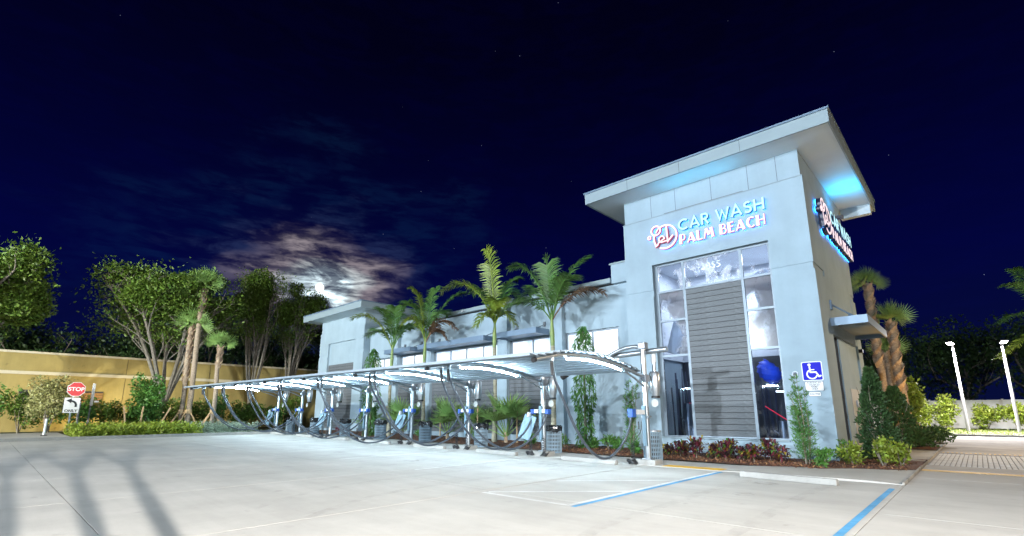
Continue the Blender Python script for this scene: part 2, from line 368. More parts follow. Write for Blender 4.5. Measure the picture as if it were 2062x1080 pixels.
slabs(lot, [-33.2] + POSTX[6:0:-1] + [-7.4, -1.36], [-16, -11, -4.9, 1.3, 7.3, 13.62], 'concrete')
drv = MB().add([(-1.36, -16, -0.013), (14, -16, -0.013), (14, 34.4, -0.013), (-1.36, 34.4, -0.013)], [(0, 1, 2, 3)]).build('driveway', 'joint'); struct(drv)
slabs(drv, [-1.36, 4.2, 9.2, 14], [-16, -9, -3, 3.2, 9.6, 15.4, 19.3], 'concrete')
slabs(drv, [-1.36, 4.2, 9.2, 14], [25.5, 34.4], 'concrete_warm')
# recessed strip of narrow pavers across the driveway
me = None
pav0 = MB().box(-0.047, 0.047, -0.53, 0.53, -0.05, 0.0); pme = None
for i in range(32):
    for j in range(5):
        x = -1.30 + 0.117 * i + 0.052; y = 19.9 + 1.12 * j
        if pme is None:
            o = pav0.build('paver', 'paver', drv, loc=(x, y, 0.0)); pme = o.data
        else: o = child('paver', pme, drv, (x, y, 0.0))
        o.location.z = rnd.uniform(-0.004, 0.003)
yl = MB()
for i in range(30): yl.box(-1.25 + 0.13 * i, -1.19 + 0.13 * i, 25.53, 25.78, 0.003, 0.010)
yl.build('yellow_stud_strip', 'yellow_paint', drv)
MB().box(-1.34, 4.0, 17.30, 17.75, 0.003, 0.007).build('yellow_line', 'yellow_paint', drv)
# road beyond with pale gutter and kerb, lawn
rd = MB().box(-40, 60, 34.42, 41.5, -0.06, 0.002).build('road', 'concrete_warm'); struct(rd)
struct(MB().box(-40, 60, 41.5, 43.2, -0.06, 0.03).build('gutter', 'curb'))
struct(MB().box(-40, 60, 43.2, 43.5, -0.06, 0.15).build('kerb', 'curb'))
struct(MB().box(-40, 60, 43.5, 80, -0.06, 0.10).build('lawn', 'soil'))
# sidewalk between lot and building bed
sw = MB().add([(x, y, gz(x) - 0.012) for y in (13.63, 15.42) for x in (-36, -7.4, -1.38)], [(0, 1, 4, 3), (1, 2, 5, 4)]).build('sidewalk', 'joint'); struct(sw)
slabs(sw, [-36, -33.2, -30, -27, -24, -21, -18, -15, -12, -9, -6.9], [13.63, 15.42], 'concrete', gap=0.006, lift=0.012)
b = MB()   # ramped end with a low kerb face beside the driveway
prof = [(-6.89, 0.012), (-5.2, 0.012), (-4.4, 0.04), (-1.9, 0.04), (-1.38, 0.012)]
y0s = 13.63
for i in range(len(prof) - 1):
    (xa, za), (xb, zb) = prof[i], prof[i + 1]
    ya = 15.42; 
    def yb_(x): return 15.42 + max(0, (x + 3.6)) ** 1.6 * 0.75
    b.add([(xa, y0s, -0.05), (xb, y0s, -0.05), (xb, y0s, zb), (xa, y0s, za), (xa, yb_(xa), za), (xb, yb_(xb), zb)], [(0, 1, 2, 3), (3, 2, 5, 4)])
b.build('sidewalk_ramp', 'concrete', sw)
# kerb that closes the lot on the far left, apron by the bollard
kb = MB(); pts = [(-33.1, -16), (-33.2, -6), (-33.3, 0), (-33.4, 4.5), (-33.6, 8), (-33.8, 11), (-33.9, 13.6)]
for (xa, ya), (xb, yb) in zip(pts[:-1], pts[1:]):
    za, zb = gz(xa), gz(xb)
    kb.add([(xa, ya, za - .1), (xb, yb, zb - .1), (xb, yb, zb + .13), (xa, ya, za + .13), (xa - .25, ya, za + .14), (xb - .25, yb, zb + .14), (xa - .25, ya, za - .1), (xb - .25, yb, zb - .1)],
           [(0, 1, 2, 3), (3, 2, 5, 4), (4, 5, 7, 6)])
struct(kb.build('kerb', 'curb'))
ap = MB().add([(x, y, gz(x) + 0.13) for y in (-16, 3.5) for x in (-40, -33.56)], [(0, 1, 3, 2)]).build('apron', 'concrete'); struct(ap)
# mulch beds
bed = MB(); front = [(-36, 15.43), (-30, 15.43), (-20, 15.43), (-12, 15.43), (-6, 15.43), (-3.9, 15.43), (-3.3, 15.62), (-2.8, 15.85), (-2.0, 16.4), (-1.42, 17.2), (-1.38, 18.1), (-1.38, 20.2)]
for (xa, ya), (xb, yb) in zip(front[:-1], front[1:]):
    k = 6
    for q in range(k):
        def pt(x, y, s):
            yy = y + (21.0 - y) * s; return (x, yy, gz(x) + 0.03 + 0.05 * math.sin(math.pi * min(1, s * 2.2)) + 0.012 * math.sin(x * 5 + s * 20))
        bed.add([pt(xa, ya, q / k), pt(xb, yb, q / k), pt(xb, yb, (q + 1) / k), pt(xa, ya, (q + 1) / k)], [(0, 1, 2, 3)])
bedo = bed.build('mulch_bed', 'mulch'); struct(bedo)
g = np.random.default_rng(3)
n = 9000; px = g.uniform(-34, -1.5, n); py = np.where(px > -3.6, g.uniform(16.2, 19.5, n), g.uniform(15.46, 18.3, n))
near = g.random(n) < 0.55; px = np.where(near, g.uniform(-12, -1.6, n), px); py = np.where(near, np.where(px > -3.3, 16.4 + (px + 3.3) * .55 + g.uniform(-.6, 1.5, n), g.uniform(15.46, 17.2, n)), py)
pz = 0.009 * np.clip(-7.4 - px, 0, 32) + 0.045 + g.uniform(0, 0.05, n)
q = leaf_quads(np.stack([px, py, pz], 1), 0.075, 5, 0.35, 0.0)
o = link('mulch_chips', quadmesh('mulch_chips', q, 'chip')); tag(o, 'loose brown bark chips over the beds along the building', 'mulch', kind='stuff')
struct(MB().box(-1.405, -1.366, 13.64, 34.4, -0.1, 0.055).build('bed_edging', 'concrete_warm'))
# right hand island bed beyond the small path
ib = MB().add([(-3.2, 26.0, .04), (-1.5, 26.6, .04), (-1.4, 28.8, .04), (-2.0, 31.5, .05), (-6, 33, .05), (-7, 27, .05)], [(0, 1, 2, 3, 4, 5)]).build('island_bed', 'mulch'); struct(ib)
pth = MB().add([(-3.3, 20.9, .05), (-1.38, 20.2, .03), (-1.38, 26.3, .03), (-3.4, 26.0, .05)], [(0, 1, 2, 3)]).build('side_path', 'concrete_warm'); struct(pth)
# painted markings (parts of the lot)
def paint(name, m, poly, parent=lot):
    return MB().add([(x, y, gz(x) + 0.005) for x, y in poly], [tuple(range(len(poly)))]).build(name, m, parent)
def strip(name, m, a, b_, w, parent=lot):
    d = Vector((b_[0] - a[0], b_[1] - a[1])); d.normalize(); nx, ny = -d.y * w / 2, d.x * w / 2
    return paint(name, m, [(a[0] - nx, a[1] - ny), (b_[0] - nx, b_[1] - ny), (b_[0] + nx, b_[1] + ny), (a[0] + nx, a[1] + ny)], parent)
strip('blue_stall_line', 'blue_paint', (-5.10, 13.45), (-5.08, 6.9), 0.10)
strip('blue_stall_line', 'blue_paint', (-1.50, 12.85), (-1.50, 5.2), 0.10)
strip('white_hatch_line', 'white_paint', (-7.25, 6.95), (-5.2, 6.95), 0.10)
strip('white_hatch_line', 'white_paint', (-7.2, 7.05), (-5.2, 9.0), 0.10)
strip('white_hatch_line', 'white_paint', (-7.2, 9.2), (-5.2, 11.2), 0.10)
strip('white_hatch_line', 'white_paint', (-5.2, 13.3), (-5.2, 6.9), 0.09)
for x in POSTX[1:6]: strip('white_stall_line', 'white_paint', (x + 0.25, 12.9), (x + 0.25, 8.2), 0.09)
MB().box(-6.85, -5.2, 13.64, 14.10, 0.016, 0.020).build('yellow_warning_strip', 'yellow_paint', sw)

# tyre scuffs and oil spots worn into the stalls
def markmat(name, col, dens, sc):
    m = bpy.data.materials.new(name); m.use_nodes = True; t = m.node_tree; b_ = t.nodes['Principled BSDF']; b_.inputs['Base Color'].default_value = (*col, 1); b_.inputs['Roughness'].default_value = .8
    g_ = t.nodes.new('ShaderNodeNewGeometry'); nz = t.nodes.new('ShaderNodeTexNoise'); nz.inputs['Scale'].default_value = sc; nz.inputs['Detail'].default_value = 6; t.links.new(g_.outputs['Position'], nz.inputs['Vector'])
    mr = t.nodes.new('ShaderNodeMapRange'); mr.inputs['From Min'].default_value = .42; mr.inputs['From Max'].default_value = .66; mr.inputs['To Min'].default_value = 0; mr.inputs['To Max'].default_value = dens; t.links.new(nz.outputs['Fac'], mr.inputs['Value']); t.links.new(mr.outputs[0], b_.inputs['Alpha']); return m
MT['scuff'] = markmat('tyre_scuff', (.06, .06, .06), .10, 3.5); MT['oil'] = markmat('oil_spot', (.05, .045, .04), .26, 4.5)
r6 = random.Random(6)
for px in [(a + c) / 2 for a, c in zip(POSTX[:5], POSTX[1:6])] + [-3.3]:
    for dx in (-.75, .75):
        b_ = MB(); pts = [(px + dx + .05 * math.sin(i * .6 + px), 12.6 - i * .75 , 0) for i in range(9)]; pts += [(pts[-1][0] + (.25 * j) ** 2 * (1 if px > -12 else -1), pts[-1][1] - .7 * j, 0) for j in range(1, 6)]
        for p, q in zip(pts[:-1], pts[1:]): b_.add([(p[0] - .10, p[1], gz(p[0]) + .0025), (p[0] + .10, p[1], gz(p[0]) + .0025), (q[0] + .10, q[1], gz(q[0]) + .0025), (q[0] - .10, q[1], gz(q[0]) + .0025)], [(0, 1, 2, 3)])
        b_.build('tyre_scuff', 'scuff', lot)
    for _ in range(2):
        ox, oy, rr = px + r6.uniform(-.5, .5), r6.uniform(9.5, 12), r6.uniform(.18, .42)
        MB().add([(ox + rr * r6.uniform(.7, 1.2) * math.cos(a), oy + rr * r6.uniform(.7, 1.3) * math.sin(a), gz(ox) + .003) for a in [2 * math.pi * i / 14 for i in range(14)]], [tuple(range(14))]).build('oil_spot', 'oil', lot)

# ================================================================== CAR WASH BUILDING
B = thing('car_wash_building', (-20, 20, 0), 'pale grey stucco car wash with tall lit tower and low wing of awnings', 'building')
TY = 18.72
def bx(name, m, *a, parent=B, bevel=0.0): return MB().box(*a).build(name, m, parent, bevel=bevel)
# main tower walls
w = MB()
for (x0, x1) in ((-10.56, -9.30), (-4.73, -3.40)):
    w.box(x0, x1, TY, TY + .36, 6.56, 7.65); w.box(x0 + (0.03 if x0 < -9 else 0), x1 - (0.03 if x0 > -9 else 0), TY + .035, TY + .36, 6.30, 6.56); w.box(x0 - (0.02 if x0 < -9 else 0), x1 + (0.02 if x0 > -9 else 0), TY - .02, TY + .36, -.1, 6.30)
w.box(-10.56, -3.40, TY, TY + .36, 7.65, 9.77)
w.box(-9.30, -4.73, TY - .02, TY + .36, -.1, 0.56)
# right side wall with door recess
for (y0, y1) in ((TY + .36, 20.3), (25.2, 26.2)):
    w.box(-3.80, -3.40, y0, y1, 6.56, 9.77); w.box(-3.80, -3.435, y0, y1, 6.30, 6.56); w.box(-3.80, -3.38, y0, y1, -.1, 6.30)
w.box(-3.80, -3.40, 20.3, 25.2, 4.25, 9.77)
w.box(-10.56, -10.2, TY + .36, 26.2, 0, 9.77); w.box(-10.2, -3.8, 25.84, 26.2, 0, 9.77)
w.build('tower_wall', 'stucco', B)
w = MB(); w.box(-10.50, -3.46, TY + .05, 26.15, 9.77, 10.80); w.build('tower_upper_wall', 'stucco', B)
for x in (-9.2, -8.1, -6.6, -5.2, -4.2): MB().box(x - .006, x + .006, TY + .046, TY + .06, 9.78, 10.79).build('panel_joint', 'siding_dark', B)
MB().box(-10.58, -3.38, TY - .02, TY + .06, 9.74, 9.775).build('wall_cap', 'trim', B)
# tower roof
rf = MB().box(-11.70, -2.28, 17.58, 27.4, 10.80, 10.86).build('tower_soffit', 'soffit', B)
MB().box(-11.66, -2.32, 17.62, 27.36, 10.865, 11.22).build('tower_roof', 'trim', B)
f = MB(); f.box(-11.76, -2.22, 17.50, 17.575, 10.77, 11.24); f.box(-11.76, -2.22, 27.41, 27.48, 10.77, 11.24); f.box(-11.76, -11.705, 17.577, 27.408, 10.77, 11.24); f.box(-2.275, -2.22, 17.577, 27.408, 10.77, 11.24)
f.build('fascia', 'trim', B, bevel=.008)
MB().box(-11.80, -2.18, 17.46, 27.52, 11.245, 11.31).build('roof_edge', 'awning', B)
MB().box(-3.44, -2.30, 26.3, 26.6, 10.36, 10.795).build('drop_beam', 'soffit', B)
for x in (-9.6, -7.3, -5.0): MB().box(x - .005, x + .005, 17.494, 17.51, 10.775, 11.235).build('fascia_joint', 'siding_dark', B)
# tower curtain wall: frame, panes and plank panel
wn = bpy.data.objects.new('curtain_wall', None); COL.objects.link(wn); wn.parent = B
FY0, FY1 = 18.94, 19.04
rows = [0.60, 3.77, 5.22, 6.46, 7.62]; cols = [(-9.22, -8.10), (-8.02, -5.84), (-5.76, -4.78)]
fr = MB()
for x0, x1 in ((-9.30, -9.17), (-8.115, -8.015), (-5.855, -5.755), (-4.83, -4.73)): fr.box(x0, x1, FY0, FY1, 0.57, 7.65)
for z in rows:
    for x0, x1 in ((-9.168, -8.117), (-5.753, -4.832)): fr.box(x0, x1, FY0 + .004, FY1 - .004, z - .04, z + .045)
for z in (6.46, 7.62): fr.box(-8.013, -5.857, FY0 + .004, FY1 - .004, z - .04, z + .045)
fr.build('window_frame', 'alu', wn)
MB().box(-9.30, -4.73, 18.60, 18.93, 0.555, 0.60).build('sill', 'trim', wn)
# pane materials: foam-streaked, lit from the wash bay behind
def panemat(name, cov, seed, rough=0.12):
    m = bpy.data.materials.new(name); m.use_nodes = True; t = m.node_tree; t.nodes.clear()
    o = t.nodes.new('ShaderNodeOutputMaterial'); co = t.nodes.new('ShaderNodeTexCoord')
    nz = t.nodes.new('ShaderNodeTexNoise'); nz.inputs['Scale'].default_value = 0.85; nz.inputs['Detail'].default_value = 9; nz.inputs['Roughness'].default_value = 0.62
    mpn = t.nodes.new('ShaderNodeMapping'); mpn.inputs['Location'].default_value = (seed, seed * 1.7, 0); mpn.inputs['Scale'].default_value = (1, 1, 0.7)
    t.links.new(co.outputs['Object'], mpn.inputs[0]); t.links.new(mpn.outputs[0], nz.inputs['Vector'])
    cr = t.nodes.new('ShaderNodeValToRGB'); cr.color_ramp.elements[0].position = 1 - cov - 0.05; cr.color_ramp.elements[1].position = 1 - cov + 0.06
    t.links.new(nz.outputs['Fac'], cr.inputs[0])
    tp = t.nodes.new('ShaderNodeBsdfTransparent'); tp.inputs[0].default_value = (0.80, 0.85, 0.92, 1)
    tl = t.nodes.new('ShaderNodeBsdfTranslucent'); tl.inputs[0].default_value = (0.80, 0.83, 0.88, 1)
    gl = t.nodes.new('ShaderNodeBsdfGlossy'); gl.inputs['Roughness'].default_value = rough
    fr_ = t.nodes.new('ShaderNodeFresnel'); fr_.inputs[0].default_value = 1.5
    m1 = t.nodes.new('ShaderNodeMixShader'); m2 = t.nodes.new('ShaderNodeMixShader')
    t.links.new(cr.outputs[0], m1.inputs[0]); t.links.new(tp.outputs[0], m1.inputs[1]); t.links.new(tl.outputs[0], m1.inputs[2])
    t.links.new(fr_.outputs[0], m2.inputs[0]); t.links.new(m1.outputs[0], m2.inputs[1]); t.links.new(gl.outputs[0], m2.inputs[2])
    t.links.new(m2.outputs[0], o.inputs[0]); return m
MT['pane_foam'] = panemat('foamy_pane', 0.46, 1.3); MT['pane_mid'] = panemat('streaky_pane', 0.52, 4.4); MT['pane_low'] = panemat('clear_pane', 0.14, 8.1, 0.04)
k = 0
for c, (x0, x1) in enumerate(((-9.165, -8.12), (-5.75, -4.835))):
    for r_ in range(4):
        mk = ('pane_low', 'pane_mid', 'pane_mid', 'pane_foam')[r_]
        MB().box(x0, x1, 18.975, 18.99, rows[r_] + .05, rows[r_ + 1] - .045).build('pane', mk, wn)
MB().box(-8.01, -5.86, 18.975, 18.99, 6.51, 7.575).build('pane', 'pane_foam', wn)
# house number on the glass
num = thing('house_number', (-6.95, 18.94, 7.15), 'metal number 3855 on the top pane of the tower window', 'number')
for i, ch in enumerate('3855'): text('digit', ch, 0.36, 'steel', num, (-7.23 + 0.20 * i, 18.955, 7.20), (R(90), 0, 0), extrude=0.012, bold=0.004)
# plank panel
def planks(parent, x0, x1, z0, z1, y, h, name='siding_panel', axis='x', joint=None):
    p = MB().box(x0, x1, y + .022, y + .06, z0, z1).build(name, 'siding_dark', parent)
    z = z0; pm = None; i = 0
    nn = max(1, round((z1 - z0) / h)); h = (z1 - z0) / nn
    wl = parent_loc(p)
    for i in range(nn):
        c = ((x0 + x1) / 2, y + .012, z0 + h * (i + .5))
        if pm is None:
            o = MB().box(-(x1 - x0) / 2, (x1 - x0) / 2, -.011, .011, -h / 2 + .011, h / 2 - .011).build('plank', 'siding', p, loc=(c[0] - wl[0], c[1] - wl[1], c[2] - wl[2])); pm = o.data
        else: o = child('plank', pm, p, (c[0] - wl[0], c[1] - wl[1] + rnd.uniform(-.002, .002), c[2] - wl[2]))
    return p
planks(wn, -8.01, -5.86, 0.66, 6.40, 18.93, 0.215)
MB().box(-8.01, -5.86, 18.925, 19.03, 0.605, 0.655).build('panel_base_rail', 'alu', wn)
# wash bay seen through the tower glass
rm = bpy.data.objects.new('wash_bay', None); COL.objects.link(rm); rm.parent = B
MT['bay_wall'] = mat('bay_wall', (0.50, 0.54, 0.60), 0.6, var=0.1, scale=1)
MT['bay_dark'] = mat('bay_dark', (0.03, 0.035, 0.045), 0.5)
r_ = MB(); r_.box(-10.1, -3.85, 23.0, 23.1, 3.9, 9.2); r_.box(-10.19, -10.1, 19.2, 23.1, 3.9, 9.2); r_.box(-10.1, -3.85, 19.2, 22.99, 8.0, 8.1); r_.box(-3.9, -3.82, 19.2, 22.99, 4.4, 7.99)
r_.build('upper_lining', 'bay_wall', rm)
r_ = MB(); r_.box(-10.1, -3.85, 23.0, 23.1, 0, 3.88); r_.box(-10.1, -3.85, 19.1, 22.99, 0.02, 0.08); r_.build('lower_lining', 'bay_dark', rm)
MT['blue_brush'] = mat('blue_brush', (0.02, 0.08, 0.7), 0.6, emit=(0.02, 0.08, 0.9), estr=0.08)  # no lamp: brush given a faint glow of its own for the blue light
MT['neon_red'] = mat('neon_red', (0.8, 0.02, 0.05), 0.5, emit=(1.0, 0.03, 0.08), estr=0.7)
MT['tube_white'] = mat('bay_tube', (0.9, 0.95, 1), 0.5, emit=(0.85, 0.95, 1), estr=5)
MT['blue_brush_dark'] = mat('brush_cloth', (0.03, 0.05, 0.10), 0.8, col2=(0.10, 0.10, 0.13), scale=3)
bb = MB()
for i in range(7):
    a0 = math.pi * i / 7 - math.pi / 2; a1 = math.pi * (i + 1) / 7 - math.pi / 2
    bb.tube([(-5.60, 20.2, 3.0 + .42 * math.sin(a0)), (-5.55, 20.2, 3.0 + .42 * math.sin(a1))], [max(.02, .42 * math.cos(a0)), max(.02, .42 * math.cos(a1))], 18, False)
bb.build('blue_brush', 'blue_brush', rm, smooth=True)
MB().tube([(-5.9, 20.4, 1.75), (-5.2, 20.4, 1.25)], .018).tube([(-5.0, 21, .95), (-4.6, 21, .95)], .03).tube([(-9.1, 21, 1.9), (-8.3, 21, 1.9)], .03).build('neon_tube', 'neon_red', rm)
MB().tube([(-5.9, 22, 2.35), (-4.7, 22, 2.30)], .03).tube([(-9.2, 21, 2.55), (-8.2, 21, 2.5)], .03).tube([(-9.2, 22, 2.1), (-8.4, 22, 2.05)], .025).tube([(-9.0, 22, 5.0), (-9.0, 22, 6.2)], .03).build('bay_light_tube', 'tube_white', rm)
cs = MB(); r9 = random.Random(9)
for i in range(46):
    x = r9.choice((r9.uniform(-9.9, -7.6), r9.uniform(-6.2, -4.0))); y = r9.uniform(20.3, 22.4); zt = r9.uniform(2.4, 3.6)
    cs.obox((x, y, zt / 2 + .25), (r9.uniform(.05, .14), .02, zt - .3), (R(r9.uniform(-4, 4)), R(r9.uniform(-3, 3)), r9.uniform(0, 3)))
cs.build('mitter_strips', 'blue_brush_dark', rm)
eq = MB()
for x, h_ in ((-9.0, 1.9), (-8.5, 1.4), (-5.4, 1.2), (-4.9, 1.6), (-8.8, .9)):
    eq.cyl((x, 20.6), .16, .08, h_, 12); eq.tube([(x - .3, 20.5, h_ * .7), (x + .1, 20.5, h_ * .5), (x + .2, 20.4, .3)], .03)
eq.build('brush_machine', 'steel_dark', rm, smooth=True)
MB().box(-9.16, -8.13, 19.30, 19.40, 6.22, 6.40).box(-5.74, -4.84, 19.30, 19.40, 6.22, 6.40).build('red_beam', 'red', rm)
hood = MB()   # pale curved ducts behind the upper panes
hood.tube([(-9.3, 20.2, 4.0), (-8.9, 20.3, 5.2), (-8.5, 20.9, 6.4)], [.30, .36, .5], 18).tube([(-5.2, 20.6, 3.9), (-5.1, 20.6, 5.4), (-5.6, 20.7, 6.9)], [.55, .6, .5], 18)
hood.build('duct', 'bay_wall', rm, smooth=True)
def area(name, loc, rot, size, power, col, parent=None, sy=None, spread=180):
    l = bpy.data.lights.new(name, 'AREA'); l.energy = power; l.color = col; l.size = size
    if sy: l.shape = 'RECTANGLE'; l.size_y = sy
    else: l.shape = 'DISK'
    l.spread = R(spread)
    o = bpy.data.objects.new(name, l); COL.objects.link(o)
    if parent is not None:
        o.parent = parent; wl = parent_loc(parent); loc = tuple(a - b for a, b in zip(loc, wl))
    o.location = loc; o.rotation_euler = rot; return o
area('bay_light', (-7, 21.4, 7.9), (0, 0, 0), 4.5, 420, (0.92, 0.96, 1), rm, 1.6)
area('bay_light', (-7, 21.6, 3.7), (R(180), 0, 0), 4.0, 60, (0.92, 0.96, 1), rm, 1.0)
area('bay_light', (-7, 21.4, 3.4), (0, 0, 0), 3.0, 22, (0.8, 0.9, 1), rm, 1.0)

# side of the tower: door recess, awning, boxes
MB().box(-3.72, -3.66, 20.3, 21.38, 0, 4.25).build('recess_back', 'grey_panel', B)
dr = MB().box(-3.652, -3.63, 20.42, 21.34, 0.02, 4.2).build('roll_door', 'alu', B)
for i in range(34): MB().box(-3.628, -3.60, 20.43, 21.33, .04 + .122 * i, .04 + .122 * i + .108).build('door_slat', 'grey_panel', dr)
MB().box(-3.66, -3.50, 21.40, 21.52, 0, 4.24).build('door_track', 'black', B)
MB().box(-3.70, -3.46, 21.53, 25.2, 0, 4.24).build('side_panel', 'stucco', B)
sp = MB(); sp.box(-3.46, -3.44, 22.6, 24.4, .3, 2.4); sp.build('utility_board', 'grey_panel', B)
MT['camera_white'] = mat('camera_white', (0.7, 0.7, 0.68), 0.4)
for i, (y, z) in enumerate(((23.46, 1.85), (23.04, .83))):
    cbx = MB().box(-3.44, -3.40, y - .13, y + .13, z - .12, z + .12).build('speaker_box', 'steel_dark', B)
    MB().tube([(-3.40, y, z), (-3.37, y, z)], [.10, .085], 16).build('speaker_ring', 'camera_white', cbx, smooth=False)
    MB().tube([(-3.37, y, z), (-3.355, y, z)], .045, 12).build('speaker_cone', 'black', cbx)
MB().box(-3.44, -3.39, 23.2, 23.4, 1.3, 1.46).build('junction_box', 'steel_dark', B)
MB().tube([(-3.42, 23.46, 1.72), (-3.42, 23.3, 1.46)], .012, 6).tube([(-3.42, 23.28, 1.3), (-3.42, 23.04, .95)], .012, 6).build('conduit', 'steel_dark', B)
MB().box(-3.38, -3.24, 25.25, 25.5, 4.0, 4.14).build('wall_camera', 'black', B)
aw = MB(); aw.box(-3.38, -2.30, 20.1, 20.16, 4.50, 4.78); aw.box(-2.36, -2.30, 20.162, 24.9, 4.50, 4.78); aw.box(-3.38, -2.362, 24.84, 24.9, 4.50, 4.78); aw.box(-3.38, -2.362, 20.162, 24.838, 4.66, 4.70)
awn = aw.build('side_awning', 'awning', B)
for y in (20.6, 24.2): MB().tube([(-2.6, y, 4.72), (-3.38, y, 5.35)], .03, 8).box(-3.398, -3.34, y - .09, y + .09, 5.15, 5.5).build('awning_strut', 'awning', awn)
for i in range(6): MB().box(-2.85, -2.55, 21.0 + .16 * i, 21.08 + .16 * i, 4.652, 4.659).build('awning_vent', 'alu', awn)
# round wall light next to the parking sign
MB().tube([(-4.35, TY - .02, 2.78), (-4.35, TY - .08, 2.78)], [.09, .09], 16).tube([(-4.35, TY - .08, 2.78), (-4.35, TY - .15, 2.76)], [.07, .045], 16).build('wall_camera', 'steel_dark', B, smooth=True)

# ---- middle wing
WY = 19.24; PY = 18.96
piers = [(-15.10, -14.34), (-18.78, -18.06), (-25.40, -24.66), (-29.06, -28.32)]
bays = [(-14.34, -11.35, 0), (-18.06, -15.10, 1), (-24.66, -18.78, 1), (-28.32, -25.40, 1), (-32.3, -29.06, 0)]
w = MB()
w.box(-32.3, -10.58, WY, WY + .3, 5.34, 7.30)          # upper wall
for x0, x1 in piers: w.box(x0, x1, PY, WY - .002, -.1, 7.30); w.box(x0, x1, WY + .002, WY + .3, -.1, 5.338)
w.box(-11.35, -10.58, WY, WY + .3, -.1, 5.338)
for x0, x1, s in bays:
    w.box(x0 + .002, x1 - .002, WY + .002, WY + .3, -.1, 3.70)
w.box(-32.3, -10.58, 19.6, 27.0, 6.9, 7.0)
w.build('wing_wall', 'stucco', B)
MB().box(-32.3, -11.5, PY - .05, WY + .5, 7.34, 7.56).build('parapet_coping', 'trim', B)
MB().box(-32.3, -11.5, PY + .10, WY + .4, 7.302, 7.338).build('coping_gap', 'siding_dark', B)  # near-black colour paints the shade in the gap below the coping
MB().box(-11.48, -10.58, PY + .05, 20.5, 7.302, 8.18).build('parapet_return', 'stucco', B)
MB().box(-11.54, -10.58, PY - .01, 20.55, 8.182, 8.25).build('return_cap', 'trim', B)
MT['lit_pane'] = None
def litpane():
    m = bpy.data.materials.new('steamy_lit_pane'); m.use_nodes = True; t = m.node_tree; b_ = t.nodes['Principled BSDF']
    co = t.nodes.new('ShaderNodeTexCoord'); mpn = t.nodes.new('ShaderNodeMapping'); mpn.inputs['Scale'].default_value = (1.2, 1, 0.55)
    oi = t.nodes.new('ShaderNodeObjectInfo'); ad = t.nodes.new('ShaderNodeVectorMath'); ad.operation = 'ADD'
    t.links.new(co.outputs['Object'], mpn.inputs[0]); t.links.new(mpn.outputs[0], ad.inputs[0]); t.links.new(oi.outputs['Location'], ad.inputs[1])
    nz = t.nodes.new('ShaderNodeTexNoise'); nz.inputs['Scale'].default_value = 1.1; nz.inputs['Detail'].default_value = 5; t.links.new(ad.outputs[0], nz.inputs['Vector'])
    cr = t.nodes.new('ShaderNodeValToRGB'); e = cr.color_ramp.elements; e[0].position = .38; e[0].color = (0.22, 0.34, 0.52, 1); e[1].position = .60; e[1].color = (1.0, 1.0, 0.97, 1)
    t.links.new(nz.outputs['Fac'], cr.inputs[0]); t.links.new(cr.outputs[0], b_.inputs['Emission Color']); b_.inputs['Emission Strength'].default_value = 1.0
    b_.inputs['Base Color'].default_value = (.5, .55, .6, 1); b_.inputs['Roughness'].default_value = .15; return m
MT['lit_pane'] = litpane()
wins = [(-14.28, -11.40, [-12.80]), (-17.98, -15.12, [-16.49]), (-24.56, -18.80, [-23.10, -21.66, -20.22]), (-28.22, -25.42, [-26.80]), (-31.75, -29.08, [-30.4])]
for x0, x1, ml in wins:
    wi = bpy.data.objects.new('window', None); COL.objects.link(wi); wi.parent = B
    e = [x0] + ml + [x1]; fr = MB()
    for x in e: fr.box(x - .045, x + .045, WY + .06, WY + .14, 3.72, 5.32)
    for a, c in zip(e[:-1], e[1:]):
        for z in (3.76, 5.28): fr.box(a + .046, c - .046, WY + .064, WY + .136, z - .04, z + .04)
        MB().box(-(c - a) / 2 + .05, (c - a) / 2 - .05, -.008, .008, -.74, .74).build('pane', 'lit_pane', wi, loc=((a + c) / 2 + 20, WY + .10 - 20, 4.52))
    fr.build('frame', 'alu', wi)
for x0, x1, s in bays[1:]:
    if s: planks(B, x0 + .01, x1 - .01, 0.45, 3.45, WY - .10, 0.215)
for x0, x1 in ((-18.02, -15.12), (-24.62, -18.80), (-28.28, -25.42)):
    a = MB(); a.box(x0, x1, 17.90, 17.96, 5.32, 5.60); a.box(x0, x0 + .06, 17.962, PY - .003, 5.32, 5.60); a.box(x1 - .06, x1, 17.962, PY - .003, 5.32, 5.60); a.box(x0 + .062, x1 - .062, 17.962, WY - .003, 5.40, 5.44)
    aw = a.build('awning', 'awning', B, bevel=.006)
    for x in (x0 + .5, x1 - .5): MB().tube([(x, 18.15, 5.50), (x, WY - .02, 5.95)], .022, 6).box(x - .07, x + .07, WY - .07, WY - .003, 5.83, 6.08).build('awning_strut', 'steel_dark', aw)
MB().box(-21.6, -21.45, PY - .2, PY - .052, 7.38, 7.48).build('parapet_camera', 'white_plastic', B)

